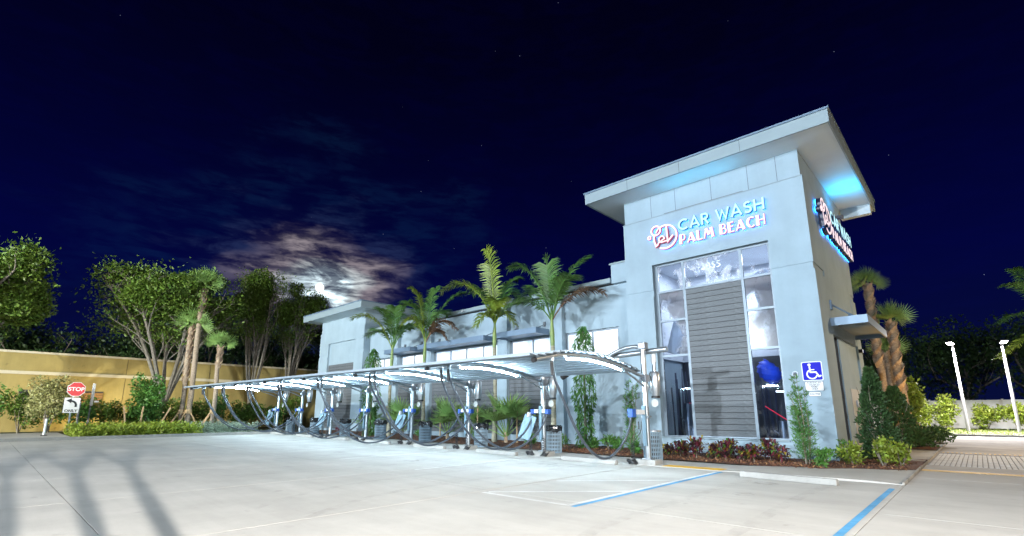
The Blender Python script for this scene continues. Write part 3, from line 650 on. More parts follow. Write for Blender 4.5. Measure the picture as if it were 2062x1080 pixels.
# ---- left tower
w = MB()
LX0, LX1 = -39.2, -32.36
w.box(LX0, LX1, TY, TY + .3, 7.0, 7.93)
for x0, x1 in ((LX0, -37.75), (-33.60, LX1)):
    w.box(x0, x1, TY, TY + .3, 6.13, 6.998); w.box(x0, x1, TY + .03, TY + .3, 5.95, 6.13); w.box(x0, x1, TY - .02, TY + .3, -.1, 5.95)
w.box(-37.75, -33.60, TY + .16, TY + .3, -.1, 6.998)
w.box(LX1 - .3, LX1, TY + .302, 26, 0, 7.93); w.box(LX0, LX0 + .3, TY + .302, 26, 0, 7.93)
w.build('far_tower_wall', 'stucco', B)
MB().box(LX0 + .05, LX1 - .0, TY + .05, 25.9, 7.93, 8.92).build('far_tower_upper_wall', 'stucco', B)
MB().box(-40.0, -31.0, 17.60, 26.6, 8.92, 8.98).build('far_tower_soffit', 'soffit', B)
f = MB(); f.box(-40.06, -30.94, 17.52, 17.597, 8.89, 9.36); f.box(-40.06, -40.005, 17.599, 26.6, 8.89, 9.36); f.box(-30.995, -30.94, 17.599, 26.6, 8.89, 9.36); f.box(-40.0, -31.0, 17.60, 26.6, 8.985, 9.34)
f.build('far_tower_fascia', 'trim', B)
MB().box(-40.1, -30.9, 17.48, 26.64, 9.365, 9.43).build('far_tower_roof_edge', 'awning', B)
planks(B, -37.7, -33.65, 0.4, 5.27, TY + .10, 0.215)
# ================================================================== ILLUMINATED SIGNS
def arc(cx, cy, rx, ry, a0, a1, n=14): return [(cx + rx * math.cos(R(a0 + (a1 - a0) * i / n)), cy + ry * math.sin(R(a0 + (a1 - a0) * i / n))) for i in range(n + 1)]
# geometric letters (unit cap height): list of strokes (points, width)
t = 0.15
THIN = {
 'C': (0.86, [(arc(.47, .5, .42, .43, 48, 312, 22), t)]),
 'A': (0.84, [([(.05, 0), (.42, .97), (.79, 0)], t), ([(.18, .30), (.66, .30)], t)]),
 'R': (0.66, [([(.09, 0), (.09, 1)], t), ([(.09, .925), (.34, .925)] + arc(.34, .71, .20, .215, 90, -90, 10) + [(.09, .495)], t), ([(.30, .49), (.58, 0)], t)]),
 'W': (1.05, [([(.05, 1), (.29, .05), (.525, .80), (.76, .05), (1.0, 1)], t)]),
 'S': (0.62, [(arc(.31, .735, .21, .195, 35, 270, 14) + arc(.31, .29, .23, .22, 90, -150, 14)[1:], t)]),
 'H': (0.78, [([(.09, 0), (.09, 1)], t), ([(.69, 0), (.69, 1)], t), ([(.09, .52), (.69, .52)], t)]),
}
q = 0.10; F = 0.26
FAT = {
 'P': (0.66, [([(.13, 0), (.13, 1)], F), ([(.2, .95), (.36, .95)] + arc(.36, .67, .20, .28, 90, -90, 10) + [(.2, .39)], q)]),
 'A': (0.86, [([(.07, 0), (.44, .93)], q), ([(.42, .96), (.72, 0)], F), ([(.2, .24), (.6, .24)], q)]),
 'L': (0.60, [([(.13, 0), (.13, 1)], F), ([(.13, .05), (.56, .05)], q)]),
 'M': (1.0, [([(.06, 0), (.25, .95)], q), ([(.25, .97), (.52, .30)], F), ([(.50, .30), (.74, .95)], q), ([(.72, .98), (.86, 0)], F)]),
 'B': (0.66, [([(.13, 0), (.13, 1)], F), ([(.2, .95), (.36, .95)] + arc(.36, .745, .17, .205, 90, -90, 8) + [(.2, .54)], q), ([(.2, .54), (.38, .54)] + arc(.38, .295, .20, .245, 90, -90, 8) + [(.2, .05)], q)]),
 'E': (0.60, [([(.13, 0), (.13, 1)], F), ([(.13, .95), (.54, .95)], q), ([(.13, .56), (.48, .56)], q), ([(.13, .05), (.56, .05)], q)]),
 'C': (0.74, [(arc(.42, .5, .34, .45, 50, 130, 6), q), (arc(.40, .5, .30, .40, 112, 248, 10), F * .8), (arc(.42, .5, .34, .45, 230, 312, 6), q)]),
 'H': (0.76, [([(.13, 0), (.13, 1)], F), ([(.66, 0), (.66, 1)], q), ([(.2, .52), (.66, .52)], q)]),
}
def word_width(w, fnt, gap): return sum((fnt[c][0] if c != ' ' else .32) + gap for c in w) - gap
def sign(root, tofn, sc, depth, pinkbody='halo_pink'):
    """tofn(u, v, d): sign-plane metres and stand-off depth to world. u from 0 to 4.70, v from 0 (bottom of logo) to 1.21"""
    def letter(strokes, ou, ov, h, xs, face, halo):
        def tf(grow):
            return [([(ou + p[0] * h * xs, ov + p[1] * h) for p in pts], (wd * h * (1 if True else xs) + grow)) for pts, wd in strokes]
        def mk(grow, d0, d1, name, m, parent):
            b_ = MB(); e = 0
            for pts, wd in tf(grow):
                b_.ribbon(pts, wd, tofn, d0 + e, d1 - e); e += .0015
            return b_.build(name, m, parent)
        lt = mk(.013 * sc, .06, .06 + depth, 'letter', 'letter_body' if face == 'face_cyan' else pinkbody, root)
        mk(.004, .06 + depth + .002, .06 + depth + .012, 'letter_face', face, lt)
        mk(.0, .045, .057, 'letter_backlight', halo, lt)
    # line 1
    for word, fnt, u0, u1, v0, h, face in (('CAR WASH', THIN, 1.40, 4.68, .62, .46, 'face_cyan'), ('PALM BEACH', FAT, 1.40, 4.66, .035, .41, 'face_pink')):
        gap = .12 if fnt is THIN else .07
        W_ = word_width(word, fnt, gap); s_ = (u1 - u0) / (W_ * h); u = u0
        for c in word:
            if c == ' ': u += (.32 + gap) * h * s_; continue
            letter(fnt[c][1], u, v0, h, s_, face, 'halo_blue'); u += (fnt[c][0] + gap) * h * s_
    # round emblem: ring, bubble loop, small bubble and the two script letters
    wd = .07
    emb = [(arc(.80, .52, .50, .50, 112, -122, 36), wd), (arc(.40, .88, .20, .20, 0, 360, 24), wd), (arc(.09, .64, .065, .065, 0, 360, 14), .06),
           ([(.55, 1.0), (.50, .92), (.40, .78)], .05), (arc(.80, .52, .50, .50, 160, 205, 8) + [(.37, .20), (.48, .27)], wd),
           ([(.46, .30), (.72, .44)] + arc(.64, .45, .12, .13, 0, 290, 14) + [(.86, .34)], .055), ([(.88, .98), (.90, .30), (1.14, .52)], .07)]
    b_ = MB(); e = 0
    for pts, w_ in emb: b_.ribbon(pts, w_ + .014, tofn, .06 + e, .06 + depth - e); e += .0015
    r0 = b_.build('emblem', pinkbody, root)
    b_ = MB(); e = 0
    for pts, w_ in emb: b_.ribbon(pts, w_, tofn, .062 + depth + e, .075 + depth - e * .2); e += .001
    b_.build('emblem_face', 'face_pink', r0)
    b_ = MB()
    for pts, w_ in emb[:3]: b_.ribbon(pts, w_, tofn, .045, .057)
    b_.build('emblem_backlight', 'halo_blue', r0)
s1 = thing('illuminated_sign', (-9.34, TY, 8.18), 'glowing sign with round emblem and two text lines on the tower front', 'sign', 'illuminated tower signs')
sign(s1, lambda u, v, d: (-9.34 + u, TY - .01 - d, 8.18 + v), 1.0, .10)
s2 = thing('illuminated_sign', (-3.39, 19.9, 8.2), 'glowing sign seen edge-on along the right side wall of the tower', 'sign', 'illuminated tower signs')
sign(s2, lambda u, v, d: (-3.39 + d, 19.85 + u * 1.30, 8.10 + v * 1.12), 1.1, .16, 'letter_body')
# cyan flood on top of the side sign that washes the soffit
fl = thing('cyan_floodlight', (-3.1, 23.6, 9.55), 'small cyan floodlight above the side sign washing the soffit', 'light')
MB().box(-3.40, -3.0, 23.45, 23.75, 9.50, 9.60).build('housing', 'lamp_head', fl)
l = area('flood_beam', (-2.95, 23.6, 9.62), (R(180), R(24), 0), .5, 44, (0.0, 0.52, 1.0), fl, .3, spread=150)

cv = thing('cove_light', (-7.0, TY - .005, 9.778), 'thin cyan light strip on the ledge above the front sign', 'light')  # added strip stands in for the sign's glow on the front soffit
MB().box(-8.6, -5.4, TY - .018, TY + .03, 9.778, 9.795).build('strip', 'lamp_head', cv)
area('cove_beam', (-7.0, TY - .02, 9.81), (R(218), 0, 0), 3.1, 13, (0.12, 0.66, 1.0), cv, .03, spread=110)
# ================================================================== PARKING SIGN on the tower
ps = thing('parking_sign', (-3.85, TY - .03, 2.0), 'blue wheelchair parking sign with two white plates below on tower wall', 'sign')
def yf(u, v, d): return (-4.12 + u, TY - .03 - d, 2.56 + v)
def rrect(x0, y0, x1, y1, r, n=4):
    p = []
    for cx, cy, a in ((x1 - r, y1 - r, 0), (x0 + r, y1 - r, 90), (x0 + r, y0 + r, 180), (x1 - r, y0 + r, 270)): p += arc(cx, cy, r, r, a, a + 90, n)
    return p
MB().prism(rrect(-.025, -.025, .575, .605, .05), yf, 0, .008).build('plate', 'sign_white', ps)
MB().prism(rrect(0, 0, .55, .58, .04), yf, .009, .014).build('blue_field', 'sign_blue', ps)
wc = MB(); d0, d1 = .0150, .0190
wc.prism(arc(.21, .50, .045, .045, 0, 350, 14), yf, d0, d1); wc.ribbon([(.21, .45), (.225, .255), (.38, .255), (.46, .11), (.53, .14)], .045, yf, d0, d1)
wc.ribbon([(.22, .335), (.345, .335)], .03, yf, d0 + .0004, d1 + .0004); wc.ribbon(arc(.265, .19, .145, .145, 120, 345, 20), .04, yf, d0 - .0004, d1 - .0004)
wc.build('wheelchair_symbol', 'sign_white', ps)
MB().prism(rrect(.02, -.36, .555, -.045, .03), yf, 0, .007).build('plate', 'sign_black', ps)
MB().prism(rrect(.03, -.35, .545, -.055, .03), yf, .008, .012).build('plate_face', 'sign_white', ps)
for i, s_ in enumerate(('PARKING BY', 'DISABLED', 'PERMIT', 'ONLY')): text('lettering', s_, .072, 'sign_black', ps, (-3.83, TY - .046, 2.465 - .066 * i), (R(90), 0, 0), .002, bold=.001)
MB().prism(rrect(.10, -.53, .45, -.39, .03), yf, 0, .007).build('plate', 'sign_black', ps)
MB().prism(rrect(.108, -.522, .442, -.398, .026), yf, .008, .012).build('plate_face', 'sign_white', ps)
text('lettering', '$250 FINE', .078, 'sign_black', ps, (-3.845, TY - .046, 2.10), (R(90), 0, 0), .002, sx=.86, bold=.001)

# ================================================================== VACUUM STATIONS
ARCH = [(13.93, 2.56), (13.2, 2.71), (12.54, 2.82), (11.9, 2.91), (11.27, 2.96), (10.7, 2.975), (10.13, 2.95), (9.6, 2.90), (9.15, 2.82), (8.71, 2.73)]
HOSE = [(9.33, 2.72), (9.33, 2.59), (9.37, 2.38), (9.46, 2.15), (9.59, 1.92), (9.83, 1.53), (10.18, 1.03), (10.6, .61), (10.99, .37), (11.34, .26), (11.78, .30), (12.26, .53), (12.63, .82), (12.88, 1.17), (13.01, 1.46)]
HOSE2 = [(y_ if i < 7 else 10.18 + (y_ - 10.18) * 1.25, zz) for i, (y_, zz) in enumerate(HOSE)]
ORD = ['nearest', 'second', 'third', 'fourth', 'fifth', 'sixth', 'seventh', 'eighth']
def smooth_pts(P, k=3):
    out = []
    P = [Vector(p) for p in P]
    for i in range(len(P) - 1):
        p0, p1, p2, p3 = P[max(i - 1, 0)], P[i], P[i + 1], P[min(i + 2, len(P) - 1)]
        for j in range(k):
            s_ = j / k; out.append(.5 * ((2 * p1) + (p2 - p0) * s_ + (2 * p0 - 5 * p1 + 4 * p2 - p3) * s_ ** 2 + (3 * p1 - p0 - 3 * p2 + p3) * s_ ** 3))
    out.append(P[-1]); return out
def helix(c, r, z0, z1, turns, n=10, lean=0):
    return [(c[0] + r * math.cos(2 * math.pi * i / n) + lean * i / (turns * n), c[1] + r * math.sin(2 * math.pi * i / n), z0 + (z1 - z0) * i / (turns * n)) for i in range(int(turns * n) + 1)]
for k, px in enumerate(POSTX):
    z = gz(px); py = 13.9
    lab = ('tall end vacuum post with single hose beside the perforated bin and tower', 'second vacuum post from the tower with two hoses and hanging mat board', 'third vacuum post from the tower with twin hoses',
           'fourth vacuum post from the tower with twin hoses and mat board', 'fifth vacuum post from the tower with twin hoses', 'sixth vacuum post from the tower with twin hoses and mat board',
           'seventh vacuum post from the tower with twin hoses', 'farthest vacuum post at the left end of the canopy')[k]
    V = thing('vacuum_station', (px, py, z), lab, 'vacuum station', 'vacuum stations under the canopy')
    top = 3.58 if k == 0 else 2.80
    def P(x, y, zz): return (px + x, y, z + zz)
    MB().cyl((px, py), .085, z + .14, z + top, 20).build('post', 'steel', V, smooth=True)
    MB().box(px - .32, px + .32, py - .24, py + .24, z - .02, z + .155).build('footing', 'curb', V, bevel=.015)
    MB().box(px - .14, px + .14, py - .14, py + .14, z + .157, z + .185).build('base_plate', 'steel', V)
    ap_ = smooth_pts([P(0, *a) for a in ARCH], 3)
    arm = MB().tube(ap_, .048, 12).build('arm', 'steel', V, smooth=True)
    MB().tube([P(0, 8.72, 2.731), P(0, 8.64, 2.705)], .062, 14).build('arm_end_ring', 'black', arm)
    MB().box(px - .11, px + .11, py - .13, py + .13, z + 2.44, z + 2.66).build('arm_bracket', 'steel_dark', V, bevel=.01)
    # brace under the arm
    MB().tube(smooth_pts([P(.0, 13.85, 2.30), P(.0, 13.3, 2.52), P(.0, 12.7, 2.70)], 3), .028, 8).build('brace', 'steel', V, smooth=True)
    # light bar follows the arch
    lp = [p - Vector((0.0, 0, .085)) for p in ap_ if 9.85 < p.y < 12.62]
    MB().tube([p + Vector((0, 0, .033)) for p in lp], .035, 6).build('light_bar_housing', 'steel', V)
    MB().tube([p - Vector((0, 0, .022)) for p in lp], .022, 8).build('light_bar', 'led', V, smooth=True)
    # separator canister beside the post
    cx, cy = px + .16, py + .36
    can = MB().tube([(cx, cy, z + 2.02), (cx, cy, z + 2.26), (cx, cy, z + 2.70), (cx, cy, z + 2.76)], [.11, .165, .165, .13], 20).build('canister', 'canister', V, smooth=True)
    MB().tube([(cx, cy, z + 1.95), (cx, cy, z + 2.018)], .13, 16).build('canister_base', 'black', can)
    MB().tube([(cx, cy, z + 2.76), (cx, cy, z + 3.05)], .055, 12).build('canister_neck', 'steel', can, smooth=True)
    if k == 0: MB().tube([(cx, cy, z + 3.05), (cx, cy, z + 3.14), (cx, cy, z + 3.40)], [.08, .085, .07], 14).build('filter_cap', 'white_plastic', can, smooth=True)
    MB().tube(smooth_pts([(cx - .20, cy - .05, z + 2.62), (cx - .26, cy - .05, z + 2.40), (cx - .12, cy, z + 2.15)], 4), .05, 10).build('canister_elbow', 'steel', can, smooth=True)
    MB().tube([P(0, py, 2.5), (cx, cy - .1, z + 2.5)], .03, 8).build('canister_arm', 'steel_dark', V)
    MB().tube([P(.18, py + .22, 1.80), P(.18, py + .24, 1.80)], .12, 18).build('gauge_disc', 'grey_panel', V)
    # hose holders and hoses
    sides = (0,) if k == 0 else (-1, 1)
    for sd in sides:
        hx = .16 * sd
        MB().tube(smooth_pts([P(hx * .5, 9.75, 2.90), P(hx, 9.5, 2.90), P(hx, 9.37, 2.84), P(hx, 9.33, 2.70)], 4), .045, 10).build('hose_elbow', 'steel', V, smooth=True)
        j = rnd.uniform(-.11, .11) + (.10 if sd < 0 else 0)
        HP = [P(hx + (sd * .17) * i / 14, y_ + j * math.sin(math.pi * i / 14), zz + (j * .9 * math.sin(math.pi * i / 14))) for i, (y_, zz) in enumerate(HOSE if k == 0 else HOSE2)]
        ho = MB().tube(smooth_pts(HP, 3), .036, 10).build('hose', 'hose', V, smooth=True)
        MB().tube([P(hx, 9.33, 2.74), P(hx, 9.36, 2.40)], .046, 10).build('hose_cuff', 'black', ho)
        ex = hx + sd * .10
        if k == 0:
            MB().box(px - .05, px + .05, 13.15, 13.83, z + 1.46, z + 1.60).build('holder_arm', 'white_plastic', V, bevel=.008)
            MB().box(px - .08, px + .08, 12.93, 13.148, z + 1.38, z + 1.62).build('holder_head', 'blue_plastic', V, bevel=.01)
        else:
            xa, xb = sorted((px + .09 * sd, px + .26 * sd)); xc, xd = sorted((px + .262 * sd, px + .40 * sd))
            MB().box(xa, xb, 13.70, 13.80, z + 1.47, z + 1.60).build('holder_arm', 'white_plastic', V, bevel=.008)
            MB().box(xc, xd, 13.66, 13.84, z + 1.43, z + 1.60).build('holder_head', 'blue_plastic', V, bevel=.01)
    MB().box(px - .055, px + .055, 13.72, 13.805, z + .55, z + 1.72).build('control_strip', 'board', V, bevel=.006)
    MB().box(px - .11, px + .11, py - .10, py + .10, z + 1.36, z + 1.42).build('strap', 'steel', V)
    # coiled air lines
    for sd in ((-1,) if k == 0 else (-1, 1)):
        c0 = (px + .30 * sd - .05, py - .30)
        ch = MB().tube(helix(c0, .055, z + .10, z + .62, 9), .011, 5, False).tube(smooth_pts([(c0[0], c0[1], z + .62), (px + .12 * sd, py - .2, z + .95), (px + .10 * sd, py - .15, z + 1.25)], 4), .009, 5)
        for q_ in range(5): ch.tube([(c0[0] + .13 * math.cos(a) + .02 * q_ * sd, c0[1] + .10 * math.sin(a), z + .04 + .022 * q_ + .02 * math.sin(3 * a)) for a in [2 * math.pi * i / 14 for i in range(15)]], .013, 5, False)
        ch.build('coil_line', 'black', V, smooth=True)
    MB().tube([P(-.18, 13.72, 1.25), P(-.16, 13.70, 1.02)], .022, 8).build('air_nozzle', 'black', V)
    if k in (1, 3, 5, 7):
        bo = MB().obox(P(-.46, 13.55, .98), (.50, .03, .86), (R(-8), R(17), R(8))).build('mat_board', 'board', V, bevel=.01)
        MB().obox(P(-.34, 13.50, 1.42), (.08, .10, .16), (0, R(17), 0)).build('board_clip', 'white_plastic', bo)
    if k == 0:
        MB().tube(smooth_pts([P(-.02, 13.95, 3.50), P(-.35, 13.95, 3.56), P(-.8, 13.95, 3.50), P(-1.25, 13.95, 3.33), P(-1.6, 13.95, 3.12)], 4), .062, 12).build('return_bend', 'steel', V, smooth=True)
        MB().tube([P(-1.30, 13.95, 3.30), P(-1.42, 13.95, 3.23)], .085, 14).build('bend_collar', 'steel_dark', V)
        MB().tube([P(.68, 14.15, 3.42), P(-2.2, 14.15, 3.30), P(-3.1, 14.15, 2.86)], .085, 16).build('header_pipe', 'steel', V, smooth=True)
        MB().tube([P(-3.12, 14.15, 2.85), P(-3.35, 14.15, 2.75)], .10, 14).build('header_cap', 'black', V)
        MB().box(px - .12, px + .12, py - .10, py + .14, z + 3.44, z + 3.66).build('top_clamp', 'steel_dark', V, bevel=.02)

# shade canopy of stepped metal slats carried on the arms
cn = thing('shade_canopy', (-21, 11, 0), 'long curved canopy of stepped metal slats over the vacuum bays', 'canopy')
NS = 18
AR = smooth_pts([(0, *a) for a in ARCH], 6)
def arch_z(y):
    for a, b_ in zip(AR[:-1], AR[1:]):
        if b_.y <= y <= a.y: return a.z + (b_.z - a.z) * (a.y - y) / max(1e-6, a.y - b_.y)
    return AR[-1].z if y < AR[-1].y else AR[0].z
ends = [POSTX[0] + .14] + POSTX[1:7] + [POSTX[7] - .3]
for i in range(7):
    x1, x0 = ends[i] - .006, ends[i + 1] + .006
    for s_ in range(NS):
        y1 = 13.45 - s_ * (5.05 / NS); y0 = y1 - 5.05 / NS - .03
        zm0, zm1 = arch_z(max(y0, 8.72)), arch_z(y1)
        sl_ = .05
        b_ = MB(); vs = []
        for x in (x0, x1):
            zg = gz(x)
            vs += [(x, y1, zg + zm1 + .058), (x, y0, zg + zm0 + .058 + sl_), (x, y0, zg + zm0 + .074 + sl_), (x, y1, zg + zm1 + .074), (x, y0 - .004, zg + zm0 + .050), (x, y0 + .012, zg + zm0 + .050)]
        b_.add(vs, [(0, 1, 7, 6), (1, 5, 11, 7), (5, 4, 10, 11), (4, 2, 8, 10), (2, 3, 9, 8), (3, 0, 6, 9), (0, 3, 2, 4, 5, 1), (6, 7, 11, 10, 8, 9)])
        b_.build('slat', 'slat', cn)
for y in (9.5, 11.3, 12.9):
    MB().tube([(POSTX[0] + .1, y, arch_z(y) + .052)] + [(x, y, gz(x) + arch_z(y) + .052) for x in POSTX[1:]], .02, 6).build('purlin', 'steel', cn)

# bins -------------------------------------------------------------
def bin_(x, y, bag, lab):
    z = gz(x) + .015
    b_ = thing('litter_bin', (x, y, z), lab, 'bin', 'bins behind the vacuum posts')
    n = 30; r_ = .285
    m_ = MB()
    # perforated shell: bands of ribs with gaps
    m_.tube([(x, y, z + .02), (x, y, z + .90)], r_ - .012, n, True)
    m_.build('liner', 'black', b_, smooth=True)
    m_ = MB()
    for zz in [.0, .12, .25, .38, .51, .64, .77]:
        m_.tube([(x, y, z + zz), (x, y, z + zz + .05)], r_, n, False)
    m_.tube([(x, y, z + .84), (x, y, z + .91)], [r_, r_ + .008], n, False)
    for i in range(n):
        a = 2 * math.pi * i / n; c_, s_ = math.cos(a), math.sin(a)
        m_.tube([(x + r_ * c_, y + r_ * s_, z), (x + r_ * c_, y + r_ * s_, z + .9)], .016, 4, False)
    m_.build('perforated_shell', 'bin', b_)
    MB().tube([(x, y, z + .90), (x, y, z + .94)], [r_ + .02, r_ + .012], n, True).build('rim', 'steel_dark', b_)
    if bag:
        g_ = random.Random(int(x * 100)); bb = MB(); rings = []; nn = 26
        for zz, rr in ((.965, .20), (.99, .27), (.955, r_ + .04), (.86, r_ + .055), (.76, r_ + .035)):
            rings.append([(x + (rr + g_.uniform(-.02, .035)) * math.cos(2 * math.pi * i / nn), y + (rr + g_.uniform(-.02, .035)) * math.sin(2 * math.pi * i / nn), z + zz + g_.uniform(-.03, .03) * (2.0 if zz < .8 else 1)) for i in range(nn)])
        vs = [p for r__ in rings for p in r__]
        bb.add(vs, [(a * nn + i, a * nn + (i + 1) % nn, (a + 1) * nn + (i + 1) % nn, (a + 1) * nn + i) for a in range(4) for i in range(nn)])
        bb.build('bin_bag', 'bag', b_)
binlab = ['unlined perforated steel bin beside the tall end vacuum post', 'bin with black bag behind the second vacuum post from the tower', 'bin with black bag behind the third vacuum post from the tower', 'bin with black bag behind the fourth vacuum post from the tower', 'bin with black bag behind the fifth vacuum post from the tower', 'bin with black bag behind the sixth vacuum post from the tower', 'bin with black bag behind the seventh vacuum post from the tower', 'bin behind the farthest vacuum post on the left']
for k, px in enumerate(POSTX): bin_(px - .45, 15.05, k > 0, binlab[k])

# wheel stops ------------------------------------------------------
def wheel_stop(xc, y, lab, L_=2.0, rz=0.0):
    o = MB().prism([(-.09, 0), (.09, 0), (.065, .125), (-.065, .125)], lambda u, v, d: (d, u, v), -L_ / 2, L_ / 2).build('wheel_stop', 'curb', None, bevel=.012)
    o.location = (xc, y, gz(xc) + .004); o.rotation_euler = (0, math.atan(.009) if xc < -7.4 else 0, rz); tag(o, lab, 'wheel stop', 'concrete wheel stops')
wheel_stop(-3.40, 12.72, 'concrete wheel stop in the blue-lined stall beside the driveway', 2.05, R(-7))
wl_ = ['wheel stop between the tall end post and second vacuum post', 'wheel stop between the second and third vacuum posts', 'wheel stop between the third and fourth vacuum posts', 'wheel stop between the fourth and fifth vacuum posts', 'wheel stop between the fifth and sixth vacuum posts', 'wheel stop between the sixth and seventh vacuum posts', 'farthest wheel stop under the left end of the canopy']
for k in range(7): wheel_stop((POSTX[k] + POSTX[k + 1]) / 2 + .35, 13.18, wl_[k])
# ================================================================== LEFT: yellow building, signs
YB = thing('yellow_building', (-54, 12, .29), 'long yellow stucco building with cream band behind the left trees', 'building')
MB().box(-58, -52, -30, 44, 0, 6.0).build('wall', 'yellow_wall', YB)
MB().box(-58.1, -51.9, -30.1, 44.1, 6.002, 6.16).build('parapet_cap', 'cream_band', YB)
MB().box(-51.998, -51.90, -30, 44, 4.42, 4.66).build('band', 'cream_band', YB)
for y in (-6, .5, 8.2, 14.4, 20.8, 27): MB().box(-51.997, -51.985, y - .012, y + .012, 0, 4.40).box(-51.997, -51.985, y - .012, y + .012, 4.68, 6.0).build('control_joint', 'siding_dark', YB)
MB().tube([(-51.93, 12.6, 0), (-51.93, 12.6, 5.7)], .05, 8).build('downpipe', 'cream_band', YB)
wd = MB().box(-51.996, -51.93, 2.0, 4.1, 1.55, 3.28).build('window', 'sign_black', YB)
for y0, y1 in ((2.08, 3.02), (3.08, 4.02)): MB().box(-51.928, -51.92, y0, y1, 1.63, 3.2).build('pane', 'dark_glass', wd)
lv = MB().box(-51.996, -51.95, 5.5, 6.9, 1.55, 3.25).build('louvre', 'sign_black', YB)
for i in range(8): MB().obox((-51.92, 6.2, 1.66 + .20 * i), (.03, 1.36, .18), (0, R(12), 0)).build('louvre_slat', 'wood', lv)

def face_x(x, y0, z0):   # sign plane facing +x: u along +y, v up, d towards +x
    return lambda u, v, d: (x + d, y0 + u, z0 + v)
st = thing('stop_sign', (-39.9, 3.93, .29), 'red STOP sign above a white left-turn ONLY plate on the left verge', 'sign')
MB().box(-39.97, -39.91, 3.88, 3.96, .25, 3.2).build('post', 'steel', st)
fx = face_x(-39.90, 4.0, 2.96)
oct_ = lambda r_: [(r_ * math.cos(R(22.5 + 45 * i)), r_ * math.sin(R(22.5 + 45 * i))) for i in range(8)]
MB().prism(oct_(.455), fx, 0, .01).build('border_plate', 'sign_white', st)
MB().prism(oct_(.425), fx, .011, .015).build('red_face', 'red', st)
text('lettering', 'STOP', .31, 'sign_white', st, (-39.88, 4.0, 2.96), (R(90), 0, R(90)), .002, bold=.008)
fx = face_x(-39.90, 3.93, 1.55)
MB().prism(rrect(-.40, 0, .36, .92, .04), fx, 0, .01).build('border_plate', 'sign_black', st)
MB().prism(rrect(-.385, .015, .345, .905, .035), fx, .011, .015).build('white_face', 'sign_white', st)
ar = MB(); fx = face_x(-39.883, 3.93, 1.55)
ar.ribbon([(.17, .36), (.17, .50), (.13, .60), (.04, .68), (-.08, .72)], .10, fx, 0, .003); ar.prism([(-.06, .86), (-.06, .58), (-.30, .74)], fx, .0004, .0034)
ar.build('turn_arrow', 'sign_black', st)
text('lettering', 'ONLY', .22, 'sign_black', st, (-39.88, 3.91, 1.68), (R(90), 0, R(90)), .002, bold=.004)
s_ = thing('sign_post', (-43, 5.16, .29), 'tall pole with narrow sign seen edge-on in front of the yellow wall', 'sign')
MB().box(-43.04, -42.96, 5.12, 5.20, .2, 2.6).build('post', 'pole', s_)
MB().obox((-42.95, 5.18, 2.75), (.17, .05, 1.45), (0, 0, R(40))).build('sign_plate', 'sign_white', s_)
MB().obox((-42.95, 5.42, 2.30), (.03, .24, .11), (0, 0, 0)).build('small_plate', 'sign_white', s_)
s_ = thing('sign_post', (-42, 4.5, .29), 'thin grey pole standing just behind the STOP sign', 'post')
MB().cyl((-42, 4.5), .06, .2, 2.2, 10).build('post', 'pole', s_); MB().cyl((-42, 4.5), .07, 2.2, 2.26, 10).build('cap', 'steel', s_)
bo = thing('flexible_bollard', (-36.03, 2.65, .385), 'thin white flexible bollard on the concrete apron', 'bollard')
MB().tube([(-36.03, 2.65, .42), (-36.03, 2.65, 1.25)], [.06, .055], 12).build('tube', 'white_plastic', bo, smooth=True)
MB().cyl((-36.03, 2.65), .15, .385, .425, 14, .12).build('base', 'black', bo)

# ================================================================== PLANT BUILDERS
def tris_of(*a): pass
def leafobj(name, m, P, size, seed, parent, asp=.45, up=.35, dirs=None, dvar=.8):
    q_ = leaf_quads(P, size, seed, asp, up, dirs, dvar)
    wl = np.array(parent_loc(parent)); o = link(name, quadmesh(name, q_ - wl[None, None, :], m), parent); return o
def blob_points(g_, n, c, r_, shell=.55, bottom=-1.0, lumps=9, lump=.45):
    """points in an uneven crown: union of lumps inside an ellipsoid"""
    c = np.array(c, float); r_ = np.array(r_, float); out = []
    L_ = g_.normal(size=(lumps, 3)); L_ /= np.linalg.norm(L_, axis=1)[:, None]; L_ *= g_.uniform(.25, .78, (lumps, 1)); L_[:, 2] = np.maximum(L_[:, 2], bottom)
    rs = g_.uniform(lump * .65, lump * 1.2, lumps); pr = rs ** 2 / (rs ** 2).sum()
    for l_, rr, p_ in zip(L_, rs, pr):
        k_ = max(3, int(n * p_)); d = g_.normal(size=(k_, 3)); d /= np.linalg.norm(d, axis=1)[:, None]
        rad = rr * (shell + (1 - shell) * g_.random((k_, 1)) ** .6); out.append(c + (l_ + d * rad) * r_)
    return np.concatenate(out)
